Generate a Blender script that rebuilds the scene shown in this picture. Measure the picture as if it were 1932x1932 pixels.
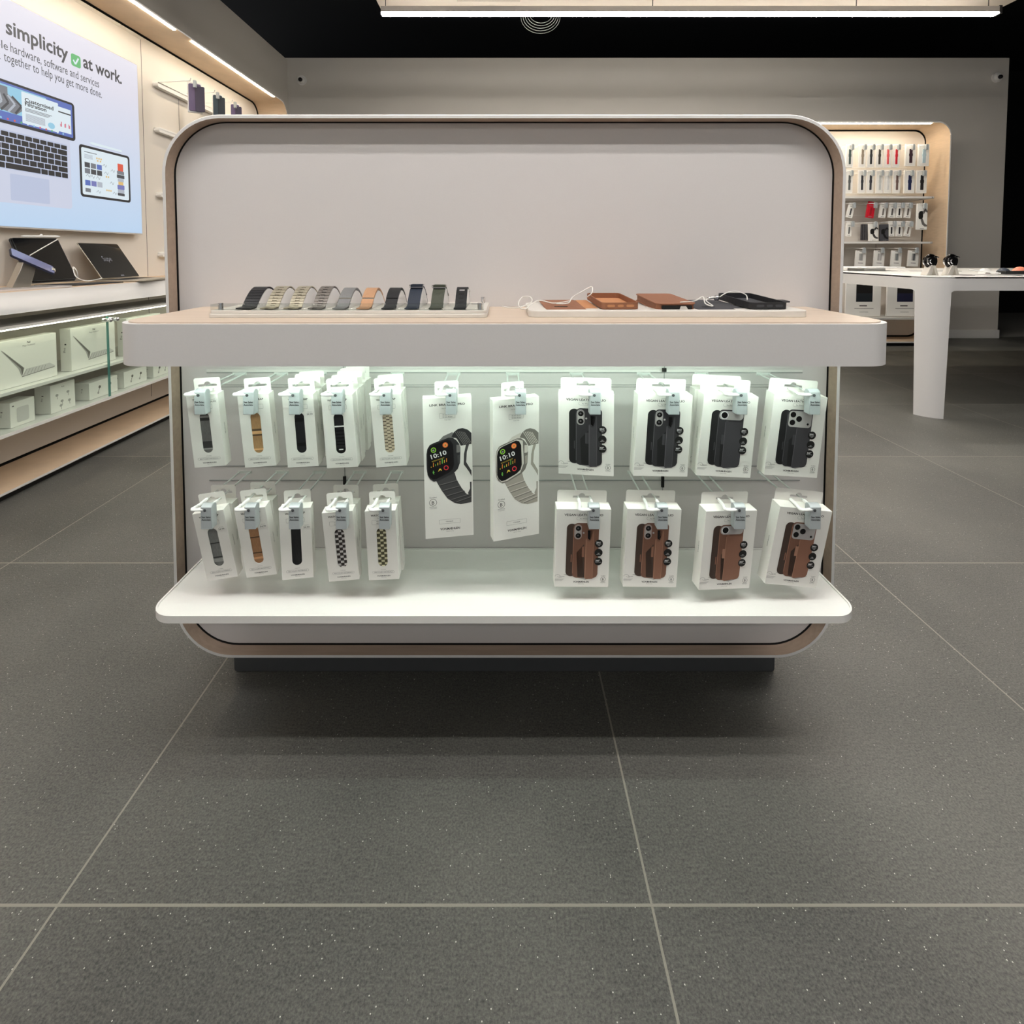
import bpy, bmesh, math, random
from math import sin, cos, pi, radians as R
from mathutils import Vector, Matrix
from mathutils.geometry import tessellate_polygon

for o in list(bpy.data.objects): bpy.data.objects.remove(o, do_unlink=True)
scn = bpy.context.scene
COL = scn.collection
random.seed(4)

# ------------------------------------------------------------------ camera
TH = math.atan(.0465)
cam_d = bpy.data.cameras.new('camera'); cam = bpy.data.objects.new('camera', cam_d); COL.objects.link(cam)
cam.location = (0, 0, 1.0); cam.rotation_euler = (pi/2 - TH, 0, 0)
cam_d.sensor_width = 36; cam_d.lens = 36*1000/1932
cam_d.shift_x = 14/1932; cam_d.shift_y = -442/1932
cam_d.clip_start = .05; cam_d.clip_end = 100
scn.camera = cam
# ------------------------------------------------------------------ world and exposure
w = bpy.data.worlds.new('world'); scn.world = w; w.use_nodes = True
bg = w.node_tree.nodes['Background']; bg.inputs[0].default_value = (1.0, 1.0, .995, 1); bg.inputs[1].default_value = .36
scn.view_settings.view_transform = 'Standard'; scn.view_settings.look = 'None'
scn.view_settings.gamma = 1; scn.view_settings.use_curve_mapping = False
scn.view_settings.exposure = 0.0
CEIL_POWER = 47.0      # emission of the long ceiling lights
SHELF_LED = 86.0       # emission of the strip under the counter
NICHE_LED = 72.0
POSTER = 0.9

def at(px, py, Y):
    """point seen at pixel (px, py) at distance Y from the viewer"""
    u = (px-952)/1000; v = (py-524)/1000
    t = Y/(cos(TH)-v*sin(TH))
    return Vector((u*t, Y, 1-(sin(TH)+v*cos(TH))*t))

# ------------------------------------------------------------------ materials
def lin(c):
    return tuple(((x/255)/12.92 if x/255 <= .04045 else ((x/255+.055)/1.055)**2.4) for x in c)
MATS = {}
def mat(name, rgb, rough=.5, metal=0, emit=0, noise=0, nscale=60, bump=0, trans=0, alpha=1, coat=0, ior=1.45, stretch=None):
    if name in MATS: return MATS[name]
    m = bpy.data.materials.new(name); m.use_nodes = True; MATS[name] = m
    nt = m.node_tree; b = nt.nodes['Principled BSDF']
    c = lin(rgb)
    b.inputs['Base Color'].default_value = (*c, 1); b.inputs['Roughness'].default_value = rough
    b.inputs['Metallic'].default_value = metal; b.inputs['IOR'].default_value = ior
    b.inputs['Transmission Weight'].default_value = trans; b.inputs['Coat Weight'].default_value = coat
    if emit:
        if emit < 8: b.inputs['Base Color'].default_value = (.02, .02, .02, 1)
        b.inputs['Emission Color'].default_value = (*c, 1); b.inputs['Emission Strength'].default_value = emit
    if noise or bump:
        tc = nt.nodes.new('ShaderNodeTexCoord'); n = nt.nodes.new('ShaderNodeTexNoise')
        n.inputs['Scale'].default_value = nscale; n.inputs['Detail'].default_value = 4
        if stretch:
            mp = nt.nodes.new('ShaderNodeMapping'); mp.inputs['Scale'].default_value = stretch
            nt.links.new(tc.outputs['Object'], mp.inputs[0]); nt.links.new(mp.outputs[0], n.inputs['Vector'])
        else: nt.links.new(tc.outputs['Object'], n.inputs['Vector'])
        if noise:
            mx = nt.nodes.new('ShaderNodeMix'); mx.data_type = 'RGBA'
            mx.inputs[6].default_value = (*[x*(1-noise) for x in c], 1); mx.inputs[7].default_value = (*[min(1, x*(1+noise)) for x in c], 1)
            nt.links.new(n.outputs['Fac'], mx.inputs[0]); nt.links.new(mx.outputs[2], b.inputs['Base Color'])
        if bump:
            bp = nt.nodes.new('ShaderNodeBump'); bp.inputs['Strength'].default_value = bump; bp.inputs['Distance'].default_value = .002
            nt.links.new(n.outputs['Fac'], bp.inputs['Height']); nt.links.new(bp.outputs[0], b.inputs['Normal'])
    return m
WHITE = mat('white_laminate', (212, 210, 208), .45, noise=.02, nscale=300, bump=.05)
WHITE2 = mat('white_lacquer', (224, 222, 218), .4, noise=.02, nscale=200)
PANEL = mat('panel_laminate', (205, 201, 199), .5, noise=.02, nscale=400, bump=.04)
CARD = mat('white_card', (236, 234, 228), .45, noise=.01, nscale=200)
OAK = mat('light_oak', (202, 184, 166), .5, noise=.16, nscale=7, bump=.06, stretch=(1, 12, 12))
OAK_Y = mat('light_oak_long', (208, 184, 156), .5, noise=.12, nscale=7, bump=.06, stretch=(2, 2, 12))
OAK_D = mat('frame_oak', (170, 150, 133), .5, noise=.18, nscale=9, bump=.06, stretch=(1, 12, 12))
DARK = mat('plinth_grey', (68, 70, 72), .55, noise=.05)
GROOVE = mat('panel_groove', (140, 142, 140), .6, noise=.03)
BLACK = mat('black_gap', (14, 12, 11), .7, noise=.02)
INK = mat('ink', (38, 36, 36), .6); INK_L = mat('ink_light', (130, 128, 126), .6); INK_W = mat('ink_white', (235, 235, 235), .6)
WIRE = mat('hook_wire', (206, 210, 206), .35, metal=0); HOOKW = mat('hook_white', (240, 240, 238), .3)
TAG = mat('tag_grey', (172, 178, 180), .4, metal=.15, noise=.02)
CHROME = mat('chrome', (222, 222, 225), .08, metal=1)
STEEL = mat('brushed_steel', (190, 184, 172), .3, metal=.9)
LEATHER = mat('brown_leather', (140, 92, 66), .6, noise=.10, nscale=120, bump=.25)
LEATHER_L = mat('tan_lining', (186, 130, 90), .8, noise=.08, nscale=200)
BLEATH = mat('black_leather', (34, 34, 37), .6, noise=.1, nscale=120, bump=.25)
BLEATH_L = mat('dark_lining', (66, 66, 70), .8, noise=.08, nscale=200)
CABLE = mat('cable_white', (228, 226, 220), .4)
def glass(name, tint=(249, 253, 250), rough=.0):
    if name in MATS: return MATS[name]
    m = bpy.data.materials.new(name); m.use_nodes = True; MATS[name] = m
    nt = m.node_tree; nt.nodes.clear()
    out = nt.nodes.new('ShaderNodeOutputMaterial'); mx = nt.nodes.new('ShaderNodeMixShader')
    tr = nt.nodes.new('ShaderNodeBsdfTransparent'); tr.inputs[0].default_value = (*lin(tint), 1)
    gl = nt.nodes.new('ShaderNodeBsdfGlossy'); gl.inputs['Roughness'].default_value = .02
    lw_ = nt.nodes.new('ShaderNodeLayerWeight'); lw_.inputs[0].default_value = .5
    pw = nt.nodes.new('ShaderNodeMath'); pw.operation = 'POWER'; pw.inputs[1].default_value = 5; nt.links.new(lw_.outputs['Facing'], pw.inputs[0])
    ml = nt.nodes.new('ShaderNodeMath'); ml.operation = 'MULTIPLY_ADD'; ml.inputs[1].default_value = .7; ml.inputs[2].default_value = .035; nt.links.new(pw.outputs[0], ml.inputs[0])
    nt.links.new(ml.outputs[0], mx.inputs[0]); nt.links.new(tr.outputs[0], mx.inputs[1]); nt.links.new(gl.outputs[0], mx.inputs[2])
    nt.links.new(mx.outputs[0], out.inputs[0]); return m
GLASS = glass('clear_glass'); ACRYL = glass('acrylic', (244, 246, 244)); GLASS_E = mat('glass_edge', (96, 150, 140), .2)

# ------------------------------------------------------------------ mesh builder
TXT = {}
def text_geo(s, bold):
    key = (s, bold)
    if key in TXT: return TXT[key]
    cu = bpy.data.curves.new('t', 'FONT'); cu.body = s; cu.size = 1; cu.resolution_u = 2
    if bold: cu.offset = .022
    ob = bpy.data.objects.new('t', cu)
    me = bpy.data.meshes.new_from_object(ob)
    vs = [tuple(v.co) for v in me.vertices]; fs = [tuple(p.vertices) for p in me.polygons]
    bpy.data.objects.remove(ob); bpy.data.curves.remove(cu); bpy.data.meshes.remove(me)
    xs = [v[0] for v in vs] or [0]; TXT[key] = (vs, fs, min(xs), max(xs)); return TXT[key]

def rrect(x0, z0, x1, z1, r, n=6):
    pts = []
    rs = r if isinstance(r, (tuple, list)) else (r,)*4     # bottom-left, bottom-right, top-right, top-left
    for (cx, cz, rr, a0) in ((x0+rs[0], z0+rs[0], rs[0], pi), (x1-rs[1], z0+rs[1], rs[1], 1.5*pi), (x1-rs[2], z1-rs[2], rs[2], 0), (x0+rs[3], z1-rs[3], rs[3], .5*pi)):
        if rr < 1e-6: pts.append((cx, cz)); continue
        for i in range(n+1):
            a = a0+i*(pi/2)/n; pts.append((cx+rr*cos(a), cz+rr*sin(a)))
    return pts
def circle(cx, cz, r, n=20, rz=None):
    return [(cx+r*cos(2*pi*i/n), cz+(rz or r)*sin(2*pi*i/n)) for i in range(n)]

class MB:
    def __init__(s, M=None): s.v = []; s.f = []; s.m = []; s.mats = []; s.M = M or Matrix()
    def mi(s, m):
        if m not in s.mats: s.mats.append(m)
        return s.mats.index(m)
    def add(s, vs, fs, m):
        b = len(s.v); s.v += [tuple(s.M @ Vector(v)) for v in vs]
        k = s.mi(m); s.f += [tuple(b+i for i in f) for f in fs]; s.m += [k]*len(fs)
    def box(s, x0, y0, z0, x1, y1, z1, m):
        s.add([(x0,y0,z0),(x1,y0,z0),(x1,y1,z0),(x0,y1,z0),(x0,y0,z1),(x1,y0,z1),(x1,y1,z1),(x0,y1,z1)],
              [(0,3,2,1),(4,5,6,7),(0,1,5,4),(1,2,6,5),(2,3,7,6),(3,0,4,7)], m)
    def plate(s, outer, holes, a, b, m, axis='y', msides=None, cap0=True, cap1=True):
        """outline extruded from a to b. axis y: outline (x,z); axis z: outline (x,y); axis x: outline (y,z)"""
        def P(p, t): return (p[0], t, p[1]) if axis == 'y' else ((p[0], p[1], t) if axis == 'z' else (t, p[0], p[1]))
        loops = [outer]+list(holes)
        pts = [p for l in loops for p in l]
        tris = tessellate_polygon([[Vector((p[0], p[1], 0)) for p in l] for l in loops])
        n = len(pts)
        vs = [P(p, a) for p in pts]+[P(p, b) for p in pts]
        fs = []
        if not holes: tris = [tuple(range(n))]
        if cap0: fs += [tuple(t) for t in tris]
        if cap1: fs += [tuple(i+n for i in reversed(t)) for t in tris]
        s.add(vs, fs, m)
        for l in loops:
            k = len(l)
            s.add([P(p, a) for p in l]+[P(p, b) for p in l], [(i, (i+1) % k, (i+1) % k+k, i+k) for i in range(k)], msides or m)
    def annulus(s, outer, hole, t, m):
        pts = outer+hole; tris = tessellate_polygon([[Vector((p[0], p[1], 0)) for p in l] for l in (outer, hole)])
        s.add([(p[0], p[1], t) for p in pts], [tuple(x) for x in tris], m)
    def flat(s, outer, m, layer=1, holes=()):
        """printed shape on the face y=0, looking towards -y"""
        loops = [outer]+list(holes); pts = [p for l in loops for p in l]
        tris = tessellate_polygon([[Vector((p[0], p[1], 0)) for p in l] for l in loops])
        s.add([(p[0], -.00012*layer, p[1]) for p in pts], [tuple(t) for t in tris], m)
    def rect(s, x0, z0, x1, z1, m, layer=1, r=0): s.flat(rrect(x0, z0, x1, z1, r, 4), m, layer)
    def outline(s, x0, z0, x1, z1, r, wd, m, layer=1): s.flat(rrect(x0, z0, x1, z1, r, 4), m, layer, [rrect(x0+wd, z0+wd, x1-wd, z1-wd, max(r-wd, 1e-5), 4)])
    def line(s, pts, wd, m, layer=1):
        for a, b in zip(pts[:-1], pts[1:]):
            a = Vector(a); b = Vector(b); d = (b-a)
            if d.length < 1e-9: continue
            n = Vector((-d.y, d.x)).normalized()*wd/2
            s.add([(p[0], -.00012*layer, p[1]) for p in (a+n, b+n, b-n, a-n)], [(0, 1, 2, 3)], m)
    def text(s, t, x, z, size, m, layer=1, align='c', rot=0, bold=False, wide=1, fit=None):
        vs, fs, x0, x1 = text_geo(t, bold)
        if fit: wide = fit/((x1-x0)*size)
        off = {'c': (x0+x1)/2, 'l': x0, 'r': x1}[align]
        out = []
        for v in vs:
            a = (v[0]-off)*size*wide; b = v[1]*size
            out.append((x+a*cos(rot)-b*sin(rot), -.00012*layer, z+a*sin(rot)+b*cos(rot)))
        s.add(out, fs, m)
    def tube(s, pts, r, m, n=8, closed=False, caps=True):
        pts = [Vector(p) for p in pts]; k = len(pts)
        rs = r if isinstance(r, (list, tuple)) else [r]*k
        base = []; up = None
        for i, p in enumerate(pts):
            if closed: t = (pts[(i+1) % k]-pts[i-1]).normalized()
            else: t = (pts[min(i+1, k-1)]-pts[max(i-1, 0)]).normalized()
            if up is None:
                up = Vector((0, 0, 1)) if abs(t.z) < .9 else Vector((1, 0, 0))
            up = (up-t*up.dot(t)); up.normalize(); sd = t.cross(up)
            for j in range(n):
                a = 2*pi*j/n; base.append(tuple(p+(up*cos(a)+sd*sin(a))*rs[i]))
        fs = []
        for i in range(k if closed else k-1):
            i2 = (i+1) % k
            for j in range(n): fs.append((i*n+j, i*n+(j+1) % n, i2*n+(j+1) % n, i2*n+j))
        if not closed and caps: fs += [tuple(reversed(range(n))), tuple((k-1)*n+j for j in range(n))]
        s.add(base, fs, m)
    def cyl(s, p0, p1, r, m, n=16, r1=None): s.tube([p0, p1], [r, r if r1 is None else r1], m, n)
    def sphere(s, c, r, m, n=14, sc=(1, 1, 1)):
        vs = []; fs = []; h = n//2
        for i in range(h+1):
            a = pi*i/h
            for j in range(n):
                b = 2*pi*j/n; vs.append((c[0]+r*sc[0]*sin(a)*cos(b), c[1]+r*sc[1]*sin(a)*sin(b), c[2]+r*sc[2]*cos(a)))
        for i in range(h):
            for j in range(n): fs.append((i*n+j, (i+1)*n+j, (i+1)*n+(j+1) % n, i*n+(j+1) % n))
        s.add(vs, fs, m)
    def build(s, name, parent=None, smooth=35, bevel=0, seg=2):
        me = bpy.data.meshes.new(name); me.from_pydata(s.v, [], s.f); me.update()
        for m in s.mats: me.materials.append(m)
        me.polygons.foreach_set('material_index', s.m)
        bm = bmesh.new(); bm.from_mesh(me)
        bmesh.ops.remove_doubles(bm, verts=bm.verts, dist=1e-7)
        bmesh.ops.recalc_face_normals(bm, faces=bm.faces) if not getattr(s, 'keep', False) else None
        bm.to_mesh(me); bm.free()
        if smooth: me.shade_smooth(); me.set_sharp_from_angle(angle=R(smooth))
        o = bpy.data.objects.new(name, me); COL.objects.link(o); o.parent = parent
        if bevel:
            md = o.modifiers.new('bevel', 'BEVEL'); md.width = bevel; md.segments = seg; md.limit_method = 'ANGLE'; md.angle_limit = R(40); md.harden_normals = False
        return o

def tag(o, label=None, cat=None, group=None, kind=None):
    if label: o['label'] = label
    if cat: o['category'] = cat
    if group: o['group'] = group
    if kind: o['kind'] = kind
    return o
def thing(name, label, cat, loc=(0, 0, 0), rot=(0, 0, 0), group=None):
    o = bpy.data.objects.new(name, None); COL.objects.link(o); o.empty_display_size = .05
    o.location = loc; o.rotation_euler = rot
    return tag(o, label, cat, group)
def copy_tree(o, parent=None):
    c = o.copy(); COL.objects.link(c); c.parent = parent
    for ch in list(o.children): copy_tree(ch, c)
    return c
def structure(o): o['kind'] = 'structure'; return o

# ------------------------------------------------------------------ floor
fm = bpy.data.materials.new('slate_tiles'); fm.use_nodes = True
nt = fm.node_tree; N = nt.nodes.new; L = nt.links.new; bs = nt.nodes['Principled BSDF']
tc = N('ShaderNodeTexCoord'); sp = N('ShaderNodeSeparateXYZ'); L(tc.outputs['Object'], sp.inputs[0])
def mth(op, a, b=None):
    n = N('ShaderNodeMath'); n.operation = op
    for i, x in enumerate((a, b)):
        if x is None: continue
        if isinstance(x, (int, float)): n.inputs[i].default_value = x
        else: L(x, n.inputs[i])
    return n.outputs[0]
def grout(out, off, step, wd):
    a = mth('DIVIDE', mth('SUBTRACT', out, off), step)
    fr = mth('ABSOLUTE', mth('SUBTRACT', a, mth('ROUND', a)))
    return mth('LESS_THAN', fr, wd/step/2), mth('ROUND', mth('SUBTRACT', a, .5))
gx, ix = grout(sp.outputs['X'], .226, .912, .0038); gy, iy = grout(sp.outputs['Y'], .768, .9, .0042)
g = mth('MAXIMUM', gx, gy)
cid = N('ShaderNodeCombineXYZ'); L(ix, cid.inputs[0]); L(iy, cid.inputs[1])
wn = N('ShaderNodeTexWhiteNoise'); wn.noise_dimensions = '3D'; L(cid.outputs[0], wn.inputs['Vector'])
def noise(scale, detail=5, stretch=None, rough=.5):
    n = N('ShaderNodeTexNoise'); n.inputs['Scale'].default_value = scale; n.inputs['Detail'].default_value = detail; n.inputs['Roughness'].default_value = rough
    if stretch:
        mp = N('ShaderNodeMapping'); mp.inputs['Scale'].default_value = stretch; L(tc.outputs['Object'], mp.inputs[0]); L(mp.outputs[0], n.inputs['Vector'])
    else: L(tc.outputs['Object'], n.inputs['Vector'])
    return n.outputs['Fac']
n1 = noise(2.2, 4); n2 = noise(260, 6, rough=.7); n3 = noise(60, 5, (1, 2.6, 1), .65)
val = mth('ADD', mth('MULTIPLY', n1, .5), mth('ADD', mth('MULTIPLY', n2, 1.3), mth('MULTIPLY', n3, .35)))
val = mth('ADD', val, mth('MULTIPLY', wn.outputs['Value'], .12))
cr = N('ShaderNodeValToRGB'); L(mth('MULTIPLY', val, .5), cr.inputs[0])
cr.color_ramp.elements[0].position = .43; cr.color_ramp.elements[0].color = (*lin((55, 56, 54)), 1)
cr.color_ramp.elements[1].position = .68; cr.color_ramp.elements[1].color = (*lin((111, 110, 104)), 1)
vo = N('ShaderNodeTexVoronoi'); vo.inputs['Scale'].default_value = 170; L(tc.outputs['Object'], vo.inputs['Vector'])
sc_ = N('ShaderNodeSeparateColor'); L(vo.outputs['Color'], sc_.inputs[0])
spk = mth('MULTIPLY', mth('LESS_THAN', vo.outputs['Distance'], .16), mth('GREATER_THAN', sc_.outputs[0], .90))
m1 = N('ShaderNodeMix'); m1.data_type = 'RGBA'; L(spk, m1.inputs[0]); L(cr.outputs[0], m1.inputs[6]); m1.inputs[7].default_value = (*lin((198, 196, 188)), 1)
m2 = N('ShaderNodeMix'); m2.data_type = 'RGBA'; L(g, m2.inputs[0]); L(m1.outputs[2], m2.inputs[6]); m2.inputs[7].default_value = (*lin((140, 137, 126)), 1)
L(m2.outputs[2], bs.inputs['Base Color']); bs.inputs['Roughness'].default_value = .52
bp = N('ShaderNodeBump'); bp.inputs['Strength'].default_value = .35; bp.inputs['Distance'].default_value = .002
L(mth('SUBTRACT', mth('ADD', n2, n3), g), bp.inputs['Height']); L(bp.outputs[0], bs.inputs['Normal'])
b = MB(); b.box(-4, -4, -.05, 9, 9, 0, fm); structure(b.build('floor', smooth=0))
b = MB(); b.box(5.9, 6.32, .0, 8.9, 8.8, .004, mat('pale_floor', (150, 148, 142), .5, noise=.05)); structure(b.build('trim_1', smooth=0))

# ------------------------------------------------------------------ walls, ceiling
PAINT = mat('wall_paint', (206, 201, 193), .7, noise=.02, nscale=150, bump=.04)
NAVY = mat('black_paint', (9, 12, 18), .8, noise=.05); NAVY2 = mat('black_wall', (8, 8, 9), .8, noise=.05)
b = MB(); b.box(-2.62, 6.2, 0, 5.80, 6.32, 3.24, PAINT); structure(b.build('wall_back', smooth=0))
b = MB(); b.box(4.4, 6.185, 0, 5.81, 6.2, .10, WHITE2); structure(b.build('baseboard_back', bevel=.002))
b = MB(); b.box(-2.62, -4, 0, -2.5, 6.2, 3.22, PAINT); structure(b.build('wall_left', smooth=0))
b = MB(); b.box(-4, -4, 4.0, 9, 9, 4.1, NAVY); structure(b.build('ceiling', smooth=0))
b = MB(); b.box(-4, 8.9, 0, 9, 9, 4, NAVY2); structure(b.build('wall_far', smooth=0))
b = MB(); b.box(8.9, -4, 0, 9, 8.9, 4, NAVY2); structure(b.build('wall_right', smooth=0))
# ------------------------------------------------------------------ suspended ceiling raft and linear lights
RAFT = mat('raft_white', (205, 196, 184), .6, noise=.02)
raft = thing('ceiling_raft', 'pale suspended ceiling panel with a dark square opening, above the far linear light', 'ceiling panel', (0, 0, 2.97))
b = MB()
for (x0, y0, x1, y1) in ((-1.0, 4.26, 3.99, 4.4), (-1.0, -3.4, -.37, 4.26), (.12, -3.4, 3.99, 4.26), (-.37, -3.4, .12, 3.4)):
    b.box(x0, y0, 0, x1, y1, .06, RAFT)
b.build('panel', raft, smooth=0)
b = MB(); b.box(-.37, 4.255, .06, .12, 4.26, .3, RAFT); b.box(-.375, 3.4, .06, -.37, 4.26, .3, RAFT); b.box(.12, 3.4, .06, .125, 4.26, .3, RAFT)
b.build('opening_lining', raft, smooth=0)
DUCT = mat('duct_grey', (58, 66, 70), .5, metal=.4, noise=.1)
duct = thing('air_duct', 'dark grey duct pipework inside the ceiling panel opening', 'duct', (0, 4.0, 3.2))
b = MB()
for k in range(4): b.box(-.14, -.5+k*.07, .02+k*.03, .11, -.47+k*.07, .05+k*.03, DUCT)
b.tube([(-.18, -.5, .1), (-.14, -.2, .06), (-.02, 0, .06), (.1, .1, .05)], .02, DUCT, 10)
b.build('pipe', duct)
EM = mat('linear_light_diffuser', (255, 252, 249), .5, emit=CEIL_POWER)
HOUS = mat('light_housing', (196, 190, 184), .5, noise=.02)
EMF = mat('linear_light_diffuser_far', (255, 248, 238), .5, emit=CEIL_POWER*2.4)
EMB = mat('linear_light_diffuser_dim', (255, 252, 249), .5, emit=CEIL_POWER*.55)
def linear_light(x0, x1, Y, z, label, wires=()):
    t = thing('linear_light', label, 'ceiling light', ((x0+x1)/2, Y, z), group='long linear ceiling lights'); h = (x1-x0)/2
    b = MB(); b.box(-h, -.03, .012, h, .03, .055, HOUS); b.build('housing', t, bevel=.002)
    b = MB(); b.box(-h, -.026, 0, h, .026, .012, EMF if Y > 3 else (EMB if Y < -1 else EM)); b.build('diffuser', t)
    b = MB(); b.box(h, -.03, .0, h+.02, .03, .06, mat('bracket_dark', (40, 40, 42), .5)); b.build('end_bracket', t)
    for x in wires:
        b = MB(); b.cyl((x-(x0+x1)/2, 0, .055), (x-(x0+x1)/2, 0, .175), .003, DARK, 6); b.build('suspension_wire', t)
    return t
linear_light(-.93, 3.72, 4.1, 2.80, 'long glowing linear light hanging under the far edge of the ceiling panel', (-.90, 1.12, 2.66, 3.66))
linear_light(-2.2, 2.4, .38, 2.80, 'long linear ceiling light above the floor just in front of the display stand')
linear_light(-2.2, 2.4, .08, 2.80, 'long linear ceiling light second nearest to the front of the display stand')
linear_light(-2.2, 2.4, -2.4, 2.80, 'long linear ceiling light furthest in front of the display stand')
linear_light(-1.4, 3.4, 2.3, 2.80, 'added unseen linear light above the aisle behind the display stand')  # out-of-view lamp, added to light the top from behind
b = MB()
for k in range(5):
    r = .12+.02*k; b.tube([(.33+r*.9*cos(a), 4.9+.02*k, 3.17-r*.75*abs(sin(a))) for a in [pi*i/14 for i in range(15)]], .0025, WIRE, 5)
b.tube([(.33, 4.94, 3.17), (.34, 4.95, 3.6), (.33, 4.94, 4.0)], .0025, WIRE, 5)
tag(b.build('cable_coil'), 'thin pale loops of cable hanging below the ceiling behind the linear light', 'cable')

# security cameras
def sec_cam(p, label):
    t = thing('security_camera', label, 'security camera', p, group='wall security cameras')
    b = MB(); b.cyl((0, 0, 0), (0, -.02, 0), .055, WHITE2, 24); b.cyl((0, -.02, 0), (0, -.05, 0), .04, WHITE2, 24, .032); b.build('housing', t)
    b = MB(); b.sphere((0, -.055, -.005), .024, mat('lens_black', (15, 15, 17), .15)); b.build('lens', t)
sec_cam(at(570, 152, 6.2), 'small round white security camera at the left end of the back wall')
sec_cam(at(1879, 147, 6.2), 'small round white security camera at the right end of the back wall')

# ------------------------------------------------------------------ rounded display frames
def ring(b, x0, z0, x1, z1, r, t, y0, y1, lip, wood, y2):
    """white front lip (y0..), wooden inside (y0..y1), white outside back to y2"""
    o = rrect(x0, z0, x1, z1, r, 14); i = rrect(x0+t, z0+t, x1-t, z1-t, r-t, 14); n = len(o)
    om = rrect(x0+t*.3, z0+t*.3, x1-t*.3, z1-t*.3, r-t*.3, 14); e = .0035
    def loop(p, y): return [(q[0], y, q[1]) for q in p]
    def strip(a, c, m): b.add(a+c, [(k, (k+1) % n, (k+1) % n+n, k+n) for k in range(n)], m)
    strip(loop(o, y2), loop(o, y0+e), lip); strip(loop(o, y0+e), loop(om, y0), lip); strip(loop(om, y0), loop(i, y0), lip)
    strip(loop(i, y0), loop(i, y1), wood)
    strip(loop(i, y1), loop(i, y2), BLACK); strip(loop(o, y2), loop(i, y2), lip)

# ================================================================== main display stand
ds = thing('display_stand', 'white freestanding display stand with oak lined rounded frame, counter and low shelf', 'display stand', (0, 1.13, 0))
b = MB(); ring(b, -.7265, .105, .7245, 1.292, .125, .0085, 0, .030, WHITE, OAK_D, .34); b.build('frame', ds, smooth=40)
b = MB(); b.plate(rrect(-.7158, .1157, .7138, 1.2813, .113, 14), [], .033, .06, PANEL)
b.box(-.66, .0322, .7345, .66, .033, .7362, GROOVE); b.box(-.66, .0325, .7362, .66, .0335, .742, WHITE2)
for z in (.7075, .703): b.box(-.66, .032, z, .66, .0335, z+.0012, GROOVE)
for z in (.525, .4925): b.box(-.66, .0315, z-.001, .66, .0335, z+.001, GROOVE)
for x in (-.357, .3535): b.box(x-.0008, .0318, .36, x+.0008, .034, .76, GROOVE)
b.build('back_panel', ds, bevel=.0012)
for x in (-.357, .353):
    b = MB(); b.box(x-.003, .0285, .478, x+.003, .034, .502, BLACK); b.build('panel_slot', ds, smooth=0)
    b = MB(); b.box(x-.0045, .029, .738, x+.0045, .034, .746, BLACK); b.build('panel_slot', ds, smooth=0)
b = MB(); b.plate(rrect(-.647, .0, .646, .10, .008, 4), [], .091, .3, DARK); b.plate(rrect(-.5, .05, .5, .115, .004, 3), [], .12, .28, DARK); b.build('base', ds, bevel=.003)
# counter
cy0, cz0, cz1 = .888-1.13, .8085, .8825
b = MB()
out = rrect(-.671, cy0, .671, .03, (.055, .055, .002, .002), 12)
b.plate(out, [], cz0, cz1-.0022, WHITE, 'z', cap0=False)
inn = rrect(-.663, cy0+.008, .663, .022, (.047, .047, .002, .002), 12)
b.plate(inn, [], cz0, cz0+.012, WHITE, 'z', cap0=False); b.annulus(out, inn, cz0, WHITE); cn = b.build('counter', ds, bevel=.0025, seg=3)
ins = rrect(-.6625, cy0+.008, .6625, .03, (.048, .048, .002, .002), 12)
b = MB(); b.plate(ins, [], cz1-.0022, cz1, OAK, 'z'); b.build('wood_top', cn, smooth=0)
LED = mat('led_cool', (234, 255, 242), .5, emit=SHELF_LED)
b = MB(); b.box(-.60, cy0+.0085, cz0+.0095, .60, cy0+.0135, cz0+.0118, LED); b.build('light_strip', cn)
b = MB(); b.box(-.62, 1.075-1.13, cz0+.0095, .62, 1.082-1.13, cz0+.0118, mat('added_rear_fill', (228, 255, 238), .5, emit=SHELF_LED*.15)); b.build('light_strip', cn)  # extra hidden strip, added to brighten the panel and the shelf back
# lower shelf
sy0 = .938-1.13; out = rrect(-.658, sy0, .655, .031, (.045, .045, .002, .002), 12)
b = MB(); b.plate(out, [], .324, .336, WHITE2, 'z')
inn = rrect(-.6545, sy0+.0035, .6515, .0275, (.0415, .0415, .002, .002), 12)
b.plate(out, [inn], .336, .338, WHITE2, 'z'); b.build('shelf', ds, bevel=.0012)

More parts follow.
